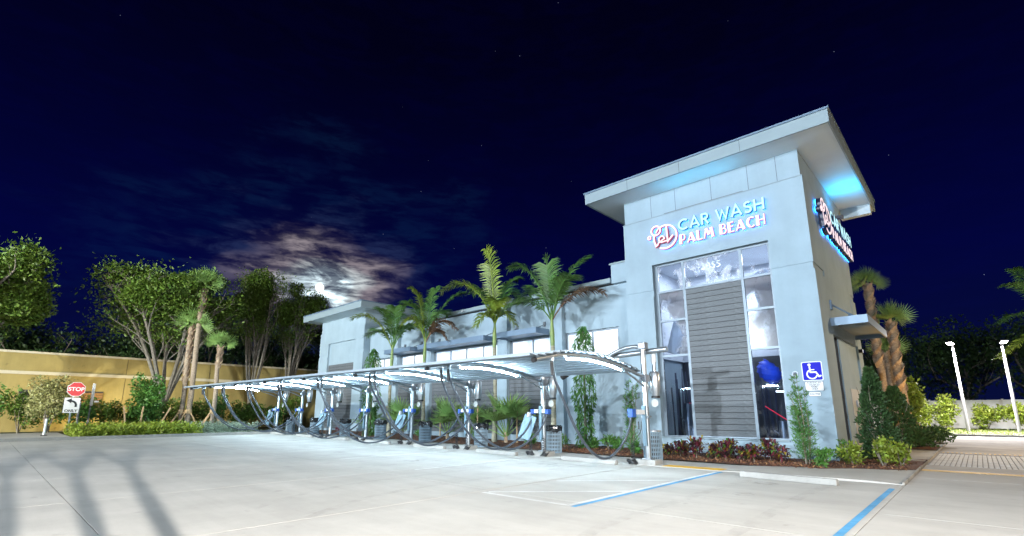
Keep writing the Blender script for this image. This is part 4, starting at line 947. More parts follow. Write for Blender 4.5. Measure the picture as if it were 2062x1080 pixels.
def big_tree(name, base, h, crown_c, crown_r, label, n=9000, m='leaf_tree', bm='bark_grey', seed=1, trunk_r=.28, fork=.35, leaf=.34, limbs=6, group=None, umb=True, lumps=14, twigs=5, lump=.42):
    g_ = np.random.default_rng(seed); r__ = random.Random(seed)
    T = thing(name, base, label, 'tree', group)
    b_ = MB(); bs = Vector(base); fk = bs + Vector((r__.uniform(-.4, .4), r__.uniform(-.4, .4), h * fork))
    b_.tube([bs - Vector((0, 0, .2)), bs + (fk - bs) * .5 + Vector((r__.uniform(-.2, .2), r__.uniform(-.2, .2), 0)), fk], [trunk_r * 1.25, trunk_r, trunk_r * .85], 10)
    cc = Vector(crown_c); cr_ = Vector(crown_r); tips = []
    def clampc(p, lim=.9):
        q_ = Vector(((p.x - cc.x) / cr_.x, (p.y - cc.y) / cr_.y, (p.z - cc.z) / cr_.z))
        if q_.length <= lim: return p
        q_ = q_ * (lim / q_.length); return Vector((cc.x + q_.x * cr_.x, cc.y + q_.y * cr_.y, cc.z + q_.z * cr_.z))
    for i in range(limbs):
        a = 2 * math.pi * (i + r__.uniform(-.3, .3)) / limbs
        e = cc + Vector((math.cos(a) * cr_.x * r__.uniform(.35, .7), math.sin(a) * cr_.y * r__.uniform(.35, .7), cr_.z * r__.uniform(-.35, .25)))
        e = clampc(e); mid = fk.lerp(e, .5) + Vector((r__.uniform(-.5, .5), r__.uniform(-.5, .5), r__.uniform(.1, .8)))
        p1 = smooth_pts([fk - Vector((0, 0, .3)), mid, e], 4); k_ = len(p1)
        b_.tube(p1, [trunk_r * (.62 - .40 * j / k_) for j in range(k_)], 7)
        for u in range(twigs):
            s0 = p1[int(k_ * r__.uniform(.35, .95))]; a2 = a + r__.uniform(-1.1, 1.1)
            e2 = s0 + Vector((math.cos(a2) * cr_.x * r__.uniform(.15, .5), math.sin(a2) * cr_.y * r__.uniform(.15, .5), cr_.z * r__.uniform(.15, .75)))
            e2 = clampc(e2); p2 = smooth_pts([s0, s0.lerp(e2, .5) + Vector((r__.uniform(-.3, .3), r__.uniform(-.3, .3), r__.uniform(-.1, .3))), e2], 3); k2 = len(p2)
            b_.tube(p2, [trunk_r * (.20 - .13 * j / k2) for j in range(k2)], 5, False); tips.append(e2)
            for w__ in range(4):
                s1_ = p2[int(k2 * r__.uniform(.3, .99))]; e3 = s1_ + Vector((r__.uniform(-1, 1) * cr_.x * .22, r__.uniform(-1, 1) * cr_.y * .22, cr_.z * r__.uniform(.0, .4))); e3 = clampc(e3)
                b_.tube([s1_, s1_.lerp(e3, .5) + Vector((0, 0, .1)), e3], [trunk_r * .07, trunk_r * .05, trunk_r * .02], 4, False); tips.append(e3)
    b_.build('trunk', bm, T, smooth=True)
    Pb = blob_points(g_, int(n * .8), crown_c, crown_r, .25, -.15 if umb else -1, lumps, lump)
    tp = np.array([tuple(p) for p in tips]); idx = g_.integers(0, len(tp), int(n * .2)); Pt = tp[idx] + g_.normal(size=(len(idx), 3)) * .45
    leafobj('crown', m, np.concatenate([Pb, Pt]), leaf, seed + 50, T)
    return T
def shrub(name, base, r_, h, label, m='leaf_green', n=900, leaf=.11, seed=1, group=None, cat='shrub', asp=.5, stems=4, bm='bark', lumps=8, low=.12, cone=False, lump=.5):
    g_ = np.random.default_rng(seed); T = thing(name, base, label, cat, group); x, y, z = base
    b_ = MB(); r__ = random.Random(seed)
    for i in range(stems):
        a = r__.uniform(0, 6.28); b_.tube([(x, y, z - .05), (x + .3 * r_ * math.cos(a), y + .3 * r_ * math.sin(a), z + h * .45), (x + .6 * r_ * math.cos(a + .3), y + .6 * r_ * math.sin(a + .3), z + h * .8)], [.022 * h ** .5, .016, .006], 5, False)
    b_.build('stems', bm, T)
    if cone:
        zz = g_.random(n) ** 1.15; a = g_.uniform(0, 2 * np.pi, n); prof = r_ * (1 - zz) ** .75 * (.76 + .16 * np.sin(a * 3 + zz * 9) + .14 * np.sin(zz * 31 + a * 2) + .10 * np.sin(zz * 70 + a * 5)) + .05
        rr = prof * (.55 + .45 * g_.random(n) ** .5); P = np.stack([x + rr * np.cos(a), y + rr * np.sin(a), z + low * h + zz * h * (1 - low)], 1)
        d = np.stack([np.cos(a) * .8, np.sin(a) * .8, np.full(n, .7)], 1); leafobj('foliage', m, P, leaf, seed, T, asp, dirs=d)
    else:
        P = blob_points(g_, n, (x, y, z + h * .55), (r_, r_, h * .5), .45, -1, lumps, lump); P = P[P[:, 2] > z + .02]
        leafobj('foliage', m, P, leaf, seed, T, asp)
    return T

# pinnate frond: quadratic arc from base to tip, leaflets on both sides
def frond_mesh(tip, lift, m, n=58, ll=.88, seed=1, width=.06, droop=.55, name='frond'):
    r__ = random.Random(seed); A = Vector((0, 0, 0)); Cc = Vector(tip); Bc = Cc * .42 + Vector((0, 0, lift))
    b_ = MB(); pts = []
    for i in range(13):
        s_ = i / 12; pts.append(A * (1 - s_) ** 2 + Bc * 2 * s_ * (1 - s_) + Cc * s_ ** 2)
    b_.tube(pts, [.032 * (1 - .85 * i / 12) + .004 for i in range(13)], 5, False)
    for i in range(n):
        s_ = .16 + .84 * (i + .5) / n; p = A * (1 - s_) ** 2 + Bc * 2 * s_ * (1 - s_) + Cc * s_ ** 2
        t_ = ((Bc - A) * (1 - s_) + (Cc - Bc) * s_).normalized()
        side = t_.cross(Vector((0, 0, 1)))
        if side.length < .15: side = Vector((1, .2, 0)) - t_ * t_.x
        side.normalize(); up_ = side.cross(t_)
        L_ = ll * (1.0 - .55 * abs(s_ - .5) ** 1.3 * 2) * r__.uniform(.85, 1.1)
        for sg in (-1, 1):
            d = (side * sg * .85 + t_ * .62 + up_ * r__.uniform(-.05, .35)).normalized()
            p1 = p + d * L_ * .5; d2 = (d + Vector((0, 0, -droop * r__.uniform(.7, 1.4)))).normalized(); p2 = p1 + d2 * L_ * .5
            wv = t_ * width * .5
            o0 = len(b_.v); b_.v += [tuple(p - wv * .5), tuple(p + wv * .5), tuple(p1 + wv), tuple(p1 - wv), tuple(p2)]
            b_.f += [(o0, o0 + 1, o0 + 2, o0 + 3), (o0 + 3, o0 + 2, o0 + 4)]
    me = bpy.data.meshes.new(name); me.from_pydata(b_.v, [], b_.f); me.update(); me.materials.append(MT[m]); return me
RV = Vector((.7315, .6818, 0)); DV = Vector((-.6818, .7315, 0))
def feather_palm(base, top, fr, label, seed, trunk_r=.10, group='slender palms planted along the building'):
    r__ = random.Random(seed); T = thing('feather_palm', base, label, 'palm tree', group)
    bs = Vector(base); H = top - base[2]; b_ = MB()
    pts = []; rad = []
    for i in range(25):
        s_ = i / 24; pts.append(bs + Vector((.03 * math.sin(s_ * 4 + seed), .03 * math.cos(s_ * 3 + seed), H * s_ * .80))); rad.append(trunk_r * (1.45 - .55 * min(1, s_ * 2.2)) * (1.04 if i % 2 else .97))
    b_.tube(pts, rad, 14); b_.build('trunk', 'royal_trunk', T, smooth=True)
    p0 = pts[-1]; cr = Vector((bs.x, bs.y, top))
    MB().tube([p0 - Vector((0, 0, .05)), p0.lerp(cr, .4), p0.lerp(cr, .8), cr + Vector((0, 0, .25))], [trunk_r * .92, trunk_r * 1.05, trunk_r * .75, trunk_r * .4], 12).build('crownshaft', 'shaft', T, smooth=True)
    for i, (rt, up_, dp, lift, m) in enumerate(fr):
        tip = RV * rt + DV * dp + Vector((0, 0, up_))
        child('frond', frond_mesh(tip, lift, m, seed=seed * 31 + i), T, tuple(cr - bs + Vector((0, 0, -.05))))
    return T
F_, Y_, D_ = 'frond', 'frond_y', 'frond_brown'
feather_palm((-13.33, 16.9, .08), 5.55, [(1.75, 3.1, .5, 1.4, F_), (2.3, 1.25, -.3, 1.3, D_), (-1.9, 2.5, .3, 2.1, F_), (-2.0, .55, -.4, 1.2, F_), (-1.0, 1.6, 1.4, 1.6, F_), (.5, 2.2, 1.6, 1.8, F_), (.9, 1.7, -1.2, 1.5, F_), (-.25, 2.9, 0, 1.4, F_)], 'feather palm nearest the tower with one browned frond on the right', 11)
feather_palm((-17.31, 17.3, .12), 5.95, [(-.45, 3.9, -.2, 2.0, Y_), (-2.8, 1.75, .2, 2.4, Y_), (1.3, 1.4, .4, 1.8, F_), (1.2, 2.6, .9, 1.6, F_), (-1.3, 1.9, 1.2, 1.9, F_), (1.0, -.1, -.5, 1.2, Y_), (-.9, -.2, -.6, 1.1, Y_), (.3, .6, -1.4, 1.5, Y_)], 'tallest feather palm with yellow-green upright frond behind the third vacuum post', 12)
feather_palm((-22.49, 16.9, .16), 5.45, [(-.9, 3.2, .2, 1.8, Y_), (2.1, 3.1, .6, 1.6, F_), (1.75, .75, -.5, 1.6, D_), (-1.6, 2.4, .8, 1.9, F_), (-1.2, 1.0, -.6, 1.6, Y_), (.4, 3.3, .4, 1.5, F_), (1.1, 1.9, 1.3, 1.7, F_), (1.2, .2, .2, 1.3, D_)], 'feather palm with hanging dead brown fronds in the middle of the wing', 13)
feather_palm((-25.32, 16.6, .18), 5.3, [(-2.5, 1.9, -.2, 1.9, Y_), (-1.1, 2.6, .5, 1.6, F_), (.9, 3.0, .2, 1.6, F_), (1.9, 1.1, -.1, 1.7, F_), (-1.8, .9, .6, 1.5, F_), (-.2, 2.9, 1.0, 1.5, F_), (.8, 1.5, 1.4, 1.5, F_)], 'leftmost feather palm in front of the far tower corner', 14)

# sabal palms: booted trunk and stiff fan leaves
def fan_mesh(name, m, petiole=.9, R_=.85, n=22, spread=150, seed=1, cup=.45):
    r__ = random.Random(seed); b_ = MB(); c = Vector((0, 0, petiole))
    b_.tube([(0, 0, 0), (0, .02, petiole * .5), tuple(c)], [.022, .016, .010], 5, False)
    for i in range(n):
        a = R(-spread / 2 + spread * i / (n - 1)); L_ = R_ * (1 - .22 * abs(a) / R(spread / 2)) * r__.uniform(.92, 1.06)
        d = Vector((math.sin(a), cup * (1 - math.cos(a)) - .10, math.cos(a))).normalized()
        sd = Vector((math.cos(a), 0, -math.sin(a))); w_ = (.018 if spread < 200 else .032) * R_ / .85
        p1 = c + d * L_ * .55; p2 = c + d * L_ + Vector((0, r__.uniform(-.12, .02), -.06 * r__.random()))
        o0 = len(b_.v); b_.v += [tuple(c - sd * .006), tuple(c + sd * .006), tuple(p1 + sd * w_), tuple(p1 - sd * w_), tuple(p2)]; b_.f += [(o0, o0 + 1, o0 + 2, o0 + 3), (o0 + 3, o0 + 2, o0 + 4)]
    me = bpy.data.meshes.new(name); me.from_pydata(b_.v, [], b_.f); me.update(); me.materials.append(MT[m]); return me
FANS = [fan_mesh('fan_leaf', 'fan', .6, 1.05, 16, 150, s) for s in (1, 2, 3)]
FANB = [fan_mesh('fan_leaf', 'fan', .85, .75, 22, 220, s, .5) for s in (4, 5)]
def sabal(base, top, label, seed, r_=.17, boots_from=.55, lean=(0, 0), nleaf=13, tilt=42, brace=True, group='cabbage palms', ls=1.0):
    r__ = random.Random(seed); bs = Vector(base); T = thing('cabbage_palm', base, label, 'palm tree', group)
    H = top - base[2]; tp = bs + Vector((lean[0], lean[1], H)); b_ = MB(); pts = [bs.lerp(tp, i / 16) + Vector((.05 * math.sin(i * .5 + seed), .05 * math.sin(i * .4), 0)) for i in range(17)]
    b_.tube(pts, [r_ * (1.25 if i == 0 else 1.0 + .05 * math.sin(i * 2.1)) for i in range(17)], 12).build('trunk', 'palm_trunk', T, smooth=True)
    b_ = MB(); nb = int((1 - boots_from) * H / .085)
    for i in range(nb):
        s_ = boots_from + (1 - boots_from) * i / nb; c = bs.lerp(tp, s_); 
        for j in range(3):
            a = i * 2.4 + j * 2.094; d = Vector((math.cos(a), math.sin(a), 0)); sd = Vector((-math.sin(a), math.cos(a), 0)); rr = r_ * (1.0 + .1 * math.sin(s_ * 7))
            p = c + d * rr * .9; q1 = p + d * .13 + Vector((0, 0, .24))
            b_.add([p - sd * .085, p + sd * .085, q1 + sd * .035, q1 - sd * .035, p - d * .05 + Vector((0, 0, .12))], [(0, 1, 2, 3), (1, 4, 2), (0, 3, 4), (4, 3, 2)])
    o = b_.build('boots', 'boots', T); o['kind'] = 'stuff'
    for i in range(nleaf):
        a = 2.4 * i + r__.uniform(-.2, .2); el = R(tilt * (i / nleaf) ** .8 + r__.uniform(-4, 6))
        rot = (Matrix.Rotation(a, 3, 'Z') @ Matrix.Rotation(el, 3, 'X') @ Matrix.Rotation(r__.uniform(-1.5, 1.5), 3, 'Z')).to_euler()
        k_ = ls * r__.uniform(.85, 1.12)
        child('fan_leaf', FANS[i % 3], T, tuple(tp - bs - Vector((0, 0, .12))), rot, (k_, k_, k_))
    if brace:
        for i in range(4):
            a = .6 + i * math.pi / 2; f_ = bs + Vector((1.1 * math.cos(a), 1.1 * math.sin(a), 0)); t2 = bs.lerp(tp, 1.35 / H) + Vector((r_ * math.cos(a), r_ * math.sin(a), 0))
            MB().tube([f_, t2], .05, 4).build('brace', 'stake', T)
        MB().tube([bs.lerp(tp, 1.2 / H), bs.lerp(tp, 1.5 / H)], r_ * 1.3, 12).build('brace_collar', 'stake', T)
    return T
sabal((-42.0, 10.56, .3), 10.9, 'tallest pale-trunked cabbage palm on the left verge with wooden braces', 21, .18, .76, nleaf=22, tilt=95, ls=1.25)
sabal((-42.4, 10.2, .3), 7.9, 'shorter cabbage palm leaning beside the tallest one on the left', 22, .15, .45, nleaf=18, tilt=90, ls=1.1)
sabal((-41.0, 11.87, .3), 6.4, 'short braced cabbage palm nearest the canopy end', 23, .15, .74, nleaf=16, tilt=75, ls=1.0)
sabal((-3.6, 33.0, .05), 8.55, 'tall cabbage palm partly hidden by the tower corner and side awning', 24, .17, .45, lean=(.05, 0), nleaf=16, tilt=90, brace=False, ls=.72)
sabal((-2.80, 33.0, .05), 6.3, 'cabbage palm with crisscross trunk and yellow braces right of the tower', 25, .19, .40, nleaf=17, tilt=75, ls=.85)
sabal((-3.45, 35.5, .05), 4.9, 'short cabbage palm squeezed behind two taller ones right of tower', 26, .20, .30, nleaf=10, tilt=70, brace=False, ls=.8)

# weeping mast trees
def mast(base, h, r_, label, seed):
    g_ = np.random.default_rng(seed); T = thing('mast_tree', base, label, 'tree', 'weeping mast trees'); x, y, z = base
    MB().tube([(x, y, z - .05), (x + .03, y, z + h * .5), (x, y + .02, z + h * .98)], [.07, .05, .012], 8).build('trunk', 'bark', T, smooth=True)
    n = 2600; s_ = g_.random(n); a = g_.uniform(0, 2 * np.pi, n); prof = r_ * np.clip((1 - s_) * 5, 0, 1) ** .6 * (.72 + .28 * np.sin(a * 2 + s_ * 14)) * np.where(s_ < .15, .75, 1)
    rr = prof * (.35 + .65 * g_.random(n) ** .5); P = np.stack([x + rr * np.cos(a), y + rr * np.sin(a), z + .12 + s_ * (h - .12)], 1)
    d = np.stack([np.cos(a) * .45, np.sin(a) * .45, np.full(n, -1.0)], 1)
    leafobj('foliage', 'leaf_mast', P, .22, seed, T, .22, dirs=d, dvar=.7); return T
mast((-11.92, 17.2, .07), 5.1, .50, 'weeping mast tree between the tower and second vacuum post', 31)
mast((-26.4, 16.0, .2), 5.2, .55, 'weeping mast tree at the far left end of the wing', 32)
# podocarpus
def podo(base, h, r_, label, seed, n=2600, leaf=.11):
    g_ = np.random.default_rng(seed); T = thing('podocarpus', base, label, 'shrub', 'upright podocarpus'); x, y, z = base; b_ = MB(); P = []; Dd = []; r__ = random.Random(seed)
    for st_ in range(7):
        a = r__.uniform(0, 6.28); lean = r_ * r__.uniform(.1, .55); hh = h * r__.uniform(.62, 1.0) if st_ else h
        e = Vector((x + lean * math.cos(a), y + lean * math.sin(a), z + hh)); s0 = Vector((x + .05 * math.cos(a), y + .05 * math.sin(a), z - .03))
        b_.tube([s0, s0.lerp(e, .5) + Vector((.05, 0, 0)), e], [.02, .014, .005], 5, False)
        for i in range(int(n / 7 / 9)):
            s_ = r__.uniform(.06, 1); p = s0.lerp(e, s_); a2 = r__.uniform(0, 6.28); L_ = r_ * .62 * (1.15 - s_) + .05
            dr_ = Vector((math.cos(a2), math.sin(a2), .75)).normalized()
            for j in range(9): P.append(tuple(p + dr_ * L_ * (j / 9))); Dd.append(tuple(dr_ + Vector((r__.uniform(-.9, .9), r__.uniform(-.9, .9), r__.uniform(-.2, .7)))))
    b_.build('stems', 'bark', T); leafobj('foliage', 'leaf_podo', np.array(P), leaf, seed, T, .20, dirs=np.array(Dd), dvar=.5); return T
podo((-9.65, 16.9, .06), 2.65, .50, 'feathery podocarpus against the wall left of the tall end post', 41)
podo((-3.75, 16.35, .06), 2.45, .52, 'feathery podocarpus growing up the tower corner below the parking sign', 42, 3600)
shrub('conical_shrub', (-2.35, 18.9, .05), .62, 2.8, 'dense dark green cone shrub right of the tower corner', 'leaf_cone', 6500, .10, 43, 'cone shrubs', cone=True, low=.03)
shrub('conical_shrub', (-2.55, 26.4, .05), 1.05, 2.5, 'darker rounded cone shrub behind the first beside the driveway', 'leaf_dark', 5200, .13, 44, 'cone shrubs', cone=True, low=.03)
# fan palm clumps
def fan_clump(base, h, label, seed, n=11):
    r__ = random.Random(seed); T = thing('fan_palm', base, label, 'palm', 'low fan palms by the wall')
    MB().tube([(base[0], base[1], base[2] - .05), (base[0], base[1], base[2] + .5)], [.10, .07], 8).build('stem', 'boots', T)
    for i in range(n):
        a = 2.4 * i + r__.uniform(-.3, .3); el = R(8 + 58 * i / n + r__.uniform(-5, 8)); k_ = h / 1.75 * r__.uniform(.8, 1.05)
        rot = (Matrix.Rotation(a, 3, 'Z') @ Matrix.Rotation(el, 3, 'X')).to_euler(); child('fan_leaf', FANB[i % 2], T, (0, 0, .25), rot, (k_, k_, k_))
    return T
fan_clump((-16.53, 17.3, .12), 2.7, 'fan palm clump between the second and third vacuum posts', 51)
fan_clump((-20.7, 17.2, .16), 2.4, 'fan palm clump with drooping leaves beside the third vacuum post', 52)
fan_clump((-19.6, 17.8, .15), 2.2, 'fan palm clump close behind the third vacuum post', 55, 8)
fan_clump((-24.2, 16.8, .19), 2.4, 'fan palm clump behind the fourth vacuum post', 53)
fan_clump((-28.6, 17.2, .22), 1.9, 'small fan palm clump at the far end of the wing', 54)
for i, (x, y, lab) in enumerate(((-16.0, 17.5, 'thin wooden stake beside the fan palm by the second post'), (-18.6, 17.4, 'thin wooden stake between the third post and its bin'), (-21.2, 17.1, 'thin wooden stake in the drooping fan palm'), (-25.9, 16.8, 'thin wooden stake beside the leftmost feather palm'))):
    o = MB().obox((0, 0, .85), (.05, .05, 1.9), (R(2), R(1.5), 0)).tube([(-.03, 0, 1.2), (.03, 0, 1.24)], .045, 8).build('stake', 'stake', None); o.location = (x, y, gz(x)); tag(o, lab, 'stake', 'planting stakes')
# crotons along the tower foot
def croton(base, label, seed, n=70):
    g_ = np.random.default_rng(seed); r__ = random.Random(seed); T = thing('croton', base, label, 'plant', 'crotons at the tower foot'); x, y, z = base
    for m, k_ in (('croton_red', .40), ('croton_dark', .38), ('croton_yellow', .13 if seed % 3 else .3), ('leaf_green', .10)):
        nn = int(n * k_); a = g_.uniform(0, 2 * np.pi, nn); el = g_.uniform(.1, 1.3, nn); L_ = g_.uniform(.22, .36, nn); P0 = np.stack([x + g_.uniform(-.16, .16, nn), y + g_.uniform(-.12, .12, nn), z + g_.uniform(.08, .42, nn)], 1)
        k2_ = (.75, 1.0, 1.25, .9, 1.1)[seed % 5]; L_ = L_ * k2_; P0[:, 2] = z + (P0[:, 2] - z) * k2_
        d = np.stack([np.cos(a) * np.cos(el), np.sin(a) * np.cos(el), np.sin(el)], 1); w_ = np.stack([-np.sin(a), np.cos(a), np.zeros(nn)], 1) * .034
        m1 = P0 + d * L_[:, None] * .55; m2 = P0 + d * L_[:, None] * .85 - np.array([0, 0, .10]) 
        q_ = np.concatenate([np.stack([P0, m1 + w_, m1, m1 - w_], 1)[:, [0, 1, 2, 3]], np.stack([m1 - w_, m1 + w_, m2 + w_ * .15, m2 - w_ * .15], 1)])
        wl = np.array([x, y, z]); link('leaves', quadmesh('leaves', q_ - wl, m), T)
    MB().tube([(x, y, z - .03), (x, y, z + .3)], [.02, .012], 6).build('stem', 'bark', T)
cl_ = ['dark red croton next to the perforated bin', 'red croton second from the perforated bin', 'croton with a yellow leaf streak under the plank panel', 'croton third from the plank panel left edge', 'croton in the middle of the tower bed', 'low croton right of the plank panel middle', 'croton below the right tower panes', 'large croton left of the last one', 'rightmost croton beside the podocarpus', 'small croton behind the middle of the row', 'small croton at the back beside the bin']
for i, (x, y) in enumerate(((-8.1, 16.7), (-7.55, 16.4), (-6.95, 16.3), (-6.45, 16.6), (-6.0, 16.25), (-5.55, 16.5), (-5.15, 16.2), (-4.8, 16.6), (-4.45, 16.35), (-6.2, 17.2), (-7.8, 17.3))): croton((x, y, .06), cl_[i], 60 + i, 150)
# low shrubs in the beds
sm = [(-11.5, 17.2, .45, 'small leafy shrub right of the mast tree'), (-10.75, 17.1, .62, 'small shrub midway between mast tree and podocarpus'), (-10.2, 17.0, .6, 'small shrub just left of the wall podocarpus'), (-12.6, 16.3, .75, 'bushy low shrub at the foot of the mast tree'), (-14.9, 17.2, .5, 'low shrub left of the second vacuum post'), (-18.0, 16.9, .55, 'low grey-green shrub between the fan palms'), (-22.0, 16.4, .5, 'low shrub left of the drooping fan palm'), (-9.2, 16.3, .35, 'tiny plant by the foot of the wall podocarpus'),
      (-3.3, 15.95, .45, 'spreading low plant at the foot of the corner podocarpus'), (-2.75, 17.0, .65, 'leafy yellow-green shrub at the corner bed front'), (-2.1, 17.2, .75, 'bright young shrub in the corner bed near the driveway'), (-1.75, 17.6, .6, 'rightmost small shrub of the corner bed'), (-3.0, 17.9, .6, 'low shrub against the tower corner'), (-29.5, 15.9, .5, 'reddish low shrub near the far posts')]
for i, (x, y, h, lab) in enumerate(sm): shrub('low_shrub', (x, y, gz(x) + .05), h * .62, h, lab, ('leaf_green', 'leaf_bright')[1 if 9 <= i <= 11 else 0] if i != 13 else 'croton_red', 420, .12, 80 + i, 'low shrubs in the beds', 'shrub', .42)
o_ = shrub('flowering_shrub', (-2.0, 28.6, .04), .95, .85, 'dark glossy shrub with pale leaf glints on the driveway island', 'leaf_dark', 2200, .13, 97, 'island shrubs', lumps=10)
o_ = shrub('flowering_shrub', (-1.75, 30.2, .04), .8, .8, 'second dark glossy shrub farther along the driveway island', 'leaf_dark', 1600, .13, 98, 'island shrubs', lumps=10)
shrub('yellow_shrub', (-2.9, 36.5, .04), 1.1, 3.6, 'bright yellow-green bush behind the crisscross palm trunk', 'leaf_bright', 1500, .22, 99, None, lumps=9)

# ---- left verge planting
shrub('variegated_tree', (-42.0, 3.1, .29), 1.45, 3.5, 'pale variegated bushy tree at the far left of the verge', 'leaf_var', 5200, .16, 101, None, 'tree', stems=5, lumps=16, low=.2, lump=.42)
yt = shrub('young_tree', (-42.0, 7.92, .29), 1.15, 4.3, 'young staked green tree on the left verge', 'leaf_green', 3200, .22, 102, None, 'tree', stems=3, lumps=14, cone=False, lump=.40)
for i, (dx, dy, lean) in enumerate(((.3, -1.1, 10), (.6, -.3, -2), (.2, 1.0, -22))):
    o = MB().obox((0, 0, .8), (.08, .08, 1.9), (R(lean), 0, 0)).tube([(0, -.01, 1.3), (0, .01, 1.36)], .06, 6).build('stake', 'stake', None); o.location = (-41.4 + dx, 7.9 + dy, .25); tag(o, ('left wooden stake of the young tree', 'middle wooden stake of the young tree', 'slanting right wooden stake of the young tree')[i], 'stake', 'planting stakes')
r5 = random.Random(5)
hl = ['first', 'second', 'third', 'fourth', 'fifth', 'sixth', 'seventh', 'eighth', 'ninth', 'tenth', 'eleventh', 'twelfth', 'thirteenth', 'fourteenth']
for i in range(14):
    y = .6 + i * 1.45
    shrub('hedge_shrub', (-45.4 + r5.uniform(-.5, .5), y, .28), 1.15, r5.uniform(2.1, 2.9), 'leafy hedge shrub before the yellow wall, %s from the left' % hl[i], 'leaf_tree' if i % 3 else 'leaf_green', 1500, .19, 110 + i, 'hedge shrubs before the yellow wall', lumps=9)
g = np.random.default_rng(9); n = 15000
py = g.uniform(3.6, 12.9, n); px = -33.95 - .06 * (py - 3) - g.random(n) ** 1.2 * 5.2; hz = .10 + .38 * np.sqrt(np.abs(np.sin(px * 2.1 + py * .7) * np.cos(py * 1.7 + px))) + .1
P = np.stack([px, py, 0.009 * np.clip(-7.4 - px, 0, 32.6) + g.random(n) * (hz + .18)], 1)
mk = py < 9.6
o = link('groundcover', quadmesh('groundcover', leaf_quads(P[mk], .17, 4, .45), 'leaf_bright')); tag(o, 'yellow-green low groundcover along the far kerb', 'groundcover', kind='stuff')
o = link('silver_groundcover', quadmesh('silver_groundcover', leaf_quads(P[~mk], .15, 6, .35), 'leaf_grey')); tag(o, 'silvery groundcover near the canopy end', 'groundcover', kind='stuff')
big_tree('spreading_tree', (-46.0, 10.06, .29), 12, (-45.5, 9.4, 10.0), (5.2, 6.2, 2.9), 'large spreading tree with bare grey limbs and green crown behind the braced palms', 45000, 'leaf_tree', 'bark_grey', 201, .26, .17, .25, 9, lumps=34, twigs=10, lump=.27)
big_tree('spreading_tree', (-45.5, -3.2, .29), 13, (-44.8, -.3, 8.6), (4.5, 3.9, 3.9), 'tree crown hanging in from the far left edge', 45000, 'leaf_tree', 'bark_grey', 202, .34, .3, .25, 7, lumps=34, lump=.28)
big_tree('bare_limbed_tree', (-48.0, 16.6, .29), 13, (-48.0, 16.8, 11.6), (3.0, 2.9, 3.2), 'thin grey-branched tree left of the moon', 22000, 'leaf_tree', 'bark_grey', 203, .17, .16, .22, 8, lumps=13, twigs=8, lump=.36)
big_tree('bare_limbed_tree', (-48.0, 20.4, .29), 13, (-48.0, 20.6, 11.2), (2.6, 2.8, 3.2), 'thin grey-branched tree directly below the moon', 22000, 'leaf_tree', 'bark_grey', 204, .17, .16, .22, 8, lumps=13, twigs=8, lump=.36)
big_tree('bare_limbed_tree', (-49.0, 25.2, .29), 12, (-49, 25.2, 9.6), (3.0, 2.8, 2.8), 'dim tree just left of the far tower', 11000, 'leaf_dark', 'bark_grey', 205, .22, .2, .22, 6, lumps=12, twigs=7, lump=.36)
dk = [(-63, -8, 12, 5), (-64, 2, 10.5, 5), (-66, 10, 12, 5.5), (-65, 17, 13, 5), (-66, 24, 13.5, 5), (-68, 31, 12.5, 5.5), (-70, 40, 12, 6), (-72, 50, 12, 6)]
dl = ['leftmost', 'second', 'third', 'fourth', 'fifth', 'sixth', 'seventh', 'rightmost']
for i, (x, y, h, r_) in enumerate(dk):
    big_tree('dark_tree', (x, y, .29), h, (x, y, h * .62), (r_, r_, h * .42), 'dark tree rising behind the yellow building, %s in the row' % dl[i], 9000, 'leaf_dark', 'bark', 220 + i, .3, .25, .38, 5, 'dark trees behind the yellow building', False, 14, 3, lump=.5)

# ---- right: fence, lamps, hedge, trees
fe = thing('vinyl_fence', (0, 60, .1), 'white vinyl privacy fence beyond the driveway on the right', 'fence')
for i in range(18):
    x = -20 + 2.4 * i
    MB().box(x + .07, x + 2.33, 59.96, 60.02, .15, 2.45).build('panel', 'fence', fe); MB().box(x + .071, x + 2.329, 59.92, 60.06, 2.45, 2.58).build('top_rail', 'fence', fe)
    MB().box(x - .07, x + .07, 59.9, 60.08, .05, 2.66).build('post', 'fence', fe)
hx = [(-5.6, 0), (-3.6, 1), (-2.1, 2), (.35, 3), (2.1, 4), (4.0, 5), (6.0, 6)]
hr = ['leftmost', 'second', 'third', 'fourth', 'fifth', 'sixth', 'rightmost']
for i, (x, k_) in enumerate(hx): shrub('fence_shrub', (x, 56.5 + (i % 2) * .6, .1), .95 + .2 * (i % 2), 2.1 + .3 * (i % 3), '%s of the bright leafy shrubs in front of the white fence' % hr[i], 'leaf_bright', 1500, .22, 300 + i, 'shrubs in front of the white fence', lumps=8)
n = 9000; P = np.stack([g.uniform(-8, 12, n), g.uniform(43.6, 56, n), np.full(n, .10)], 1)
o = link('lawn_grass', quadmesh('lawn_grass', leaf_quads(P, .16, 7, .14, .9), 'grass')); tag(o, 'short mown grass strip beyond the kerb on the right', 'grass', kind='stuff')
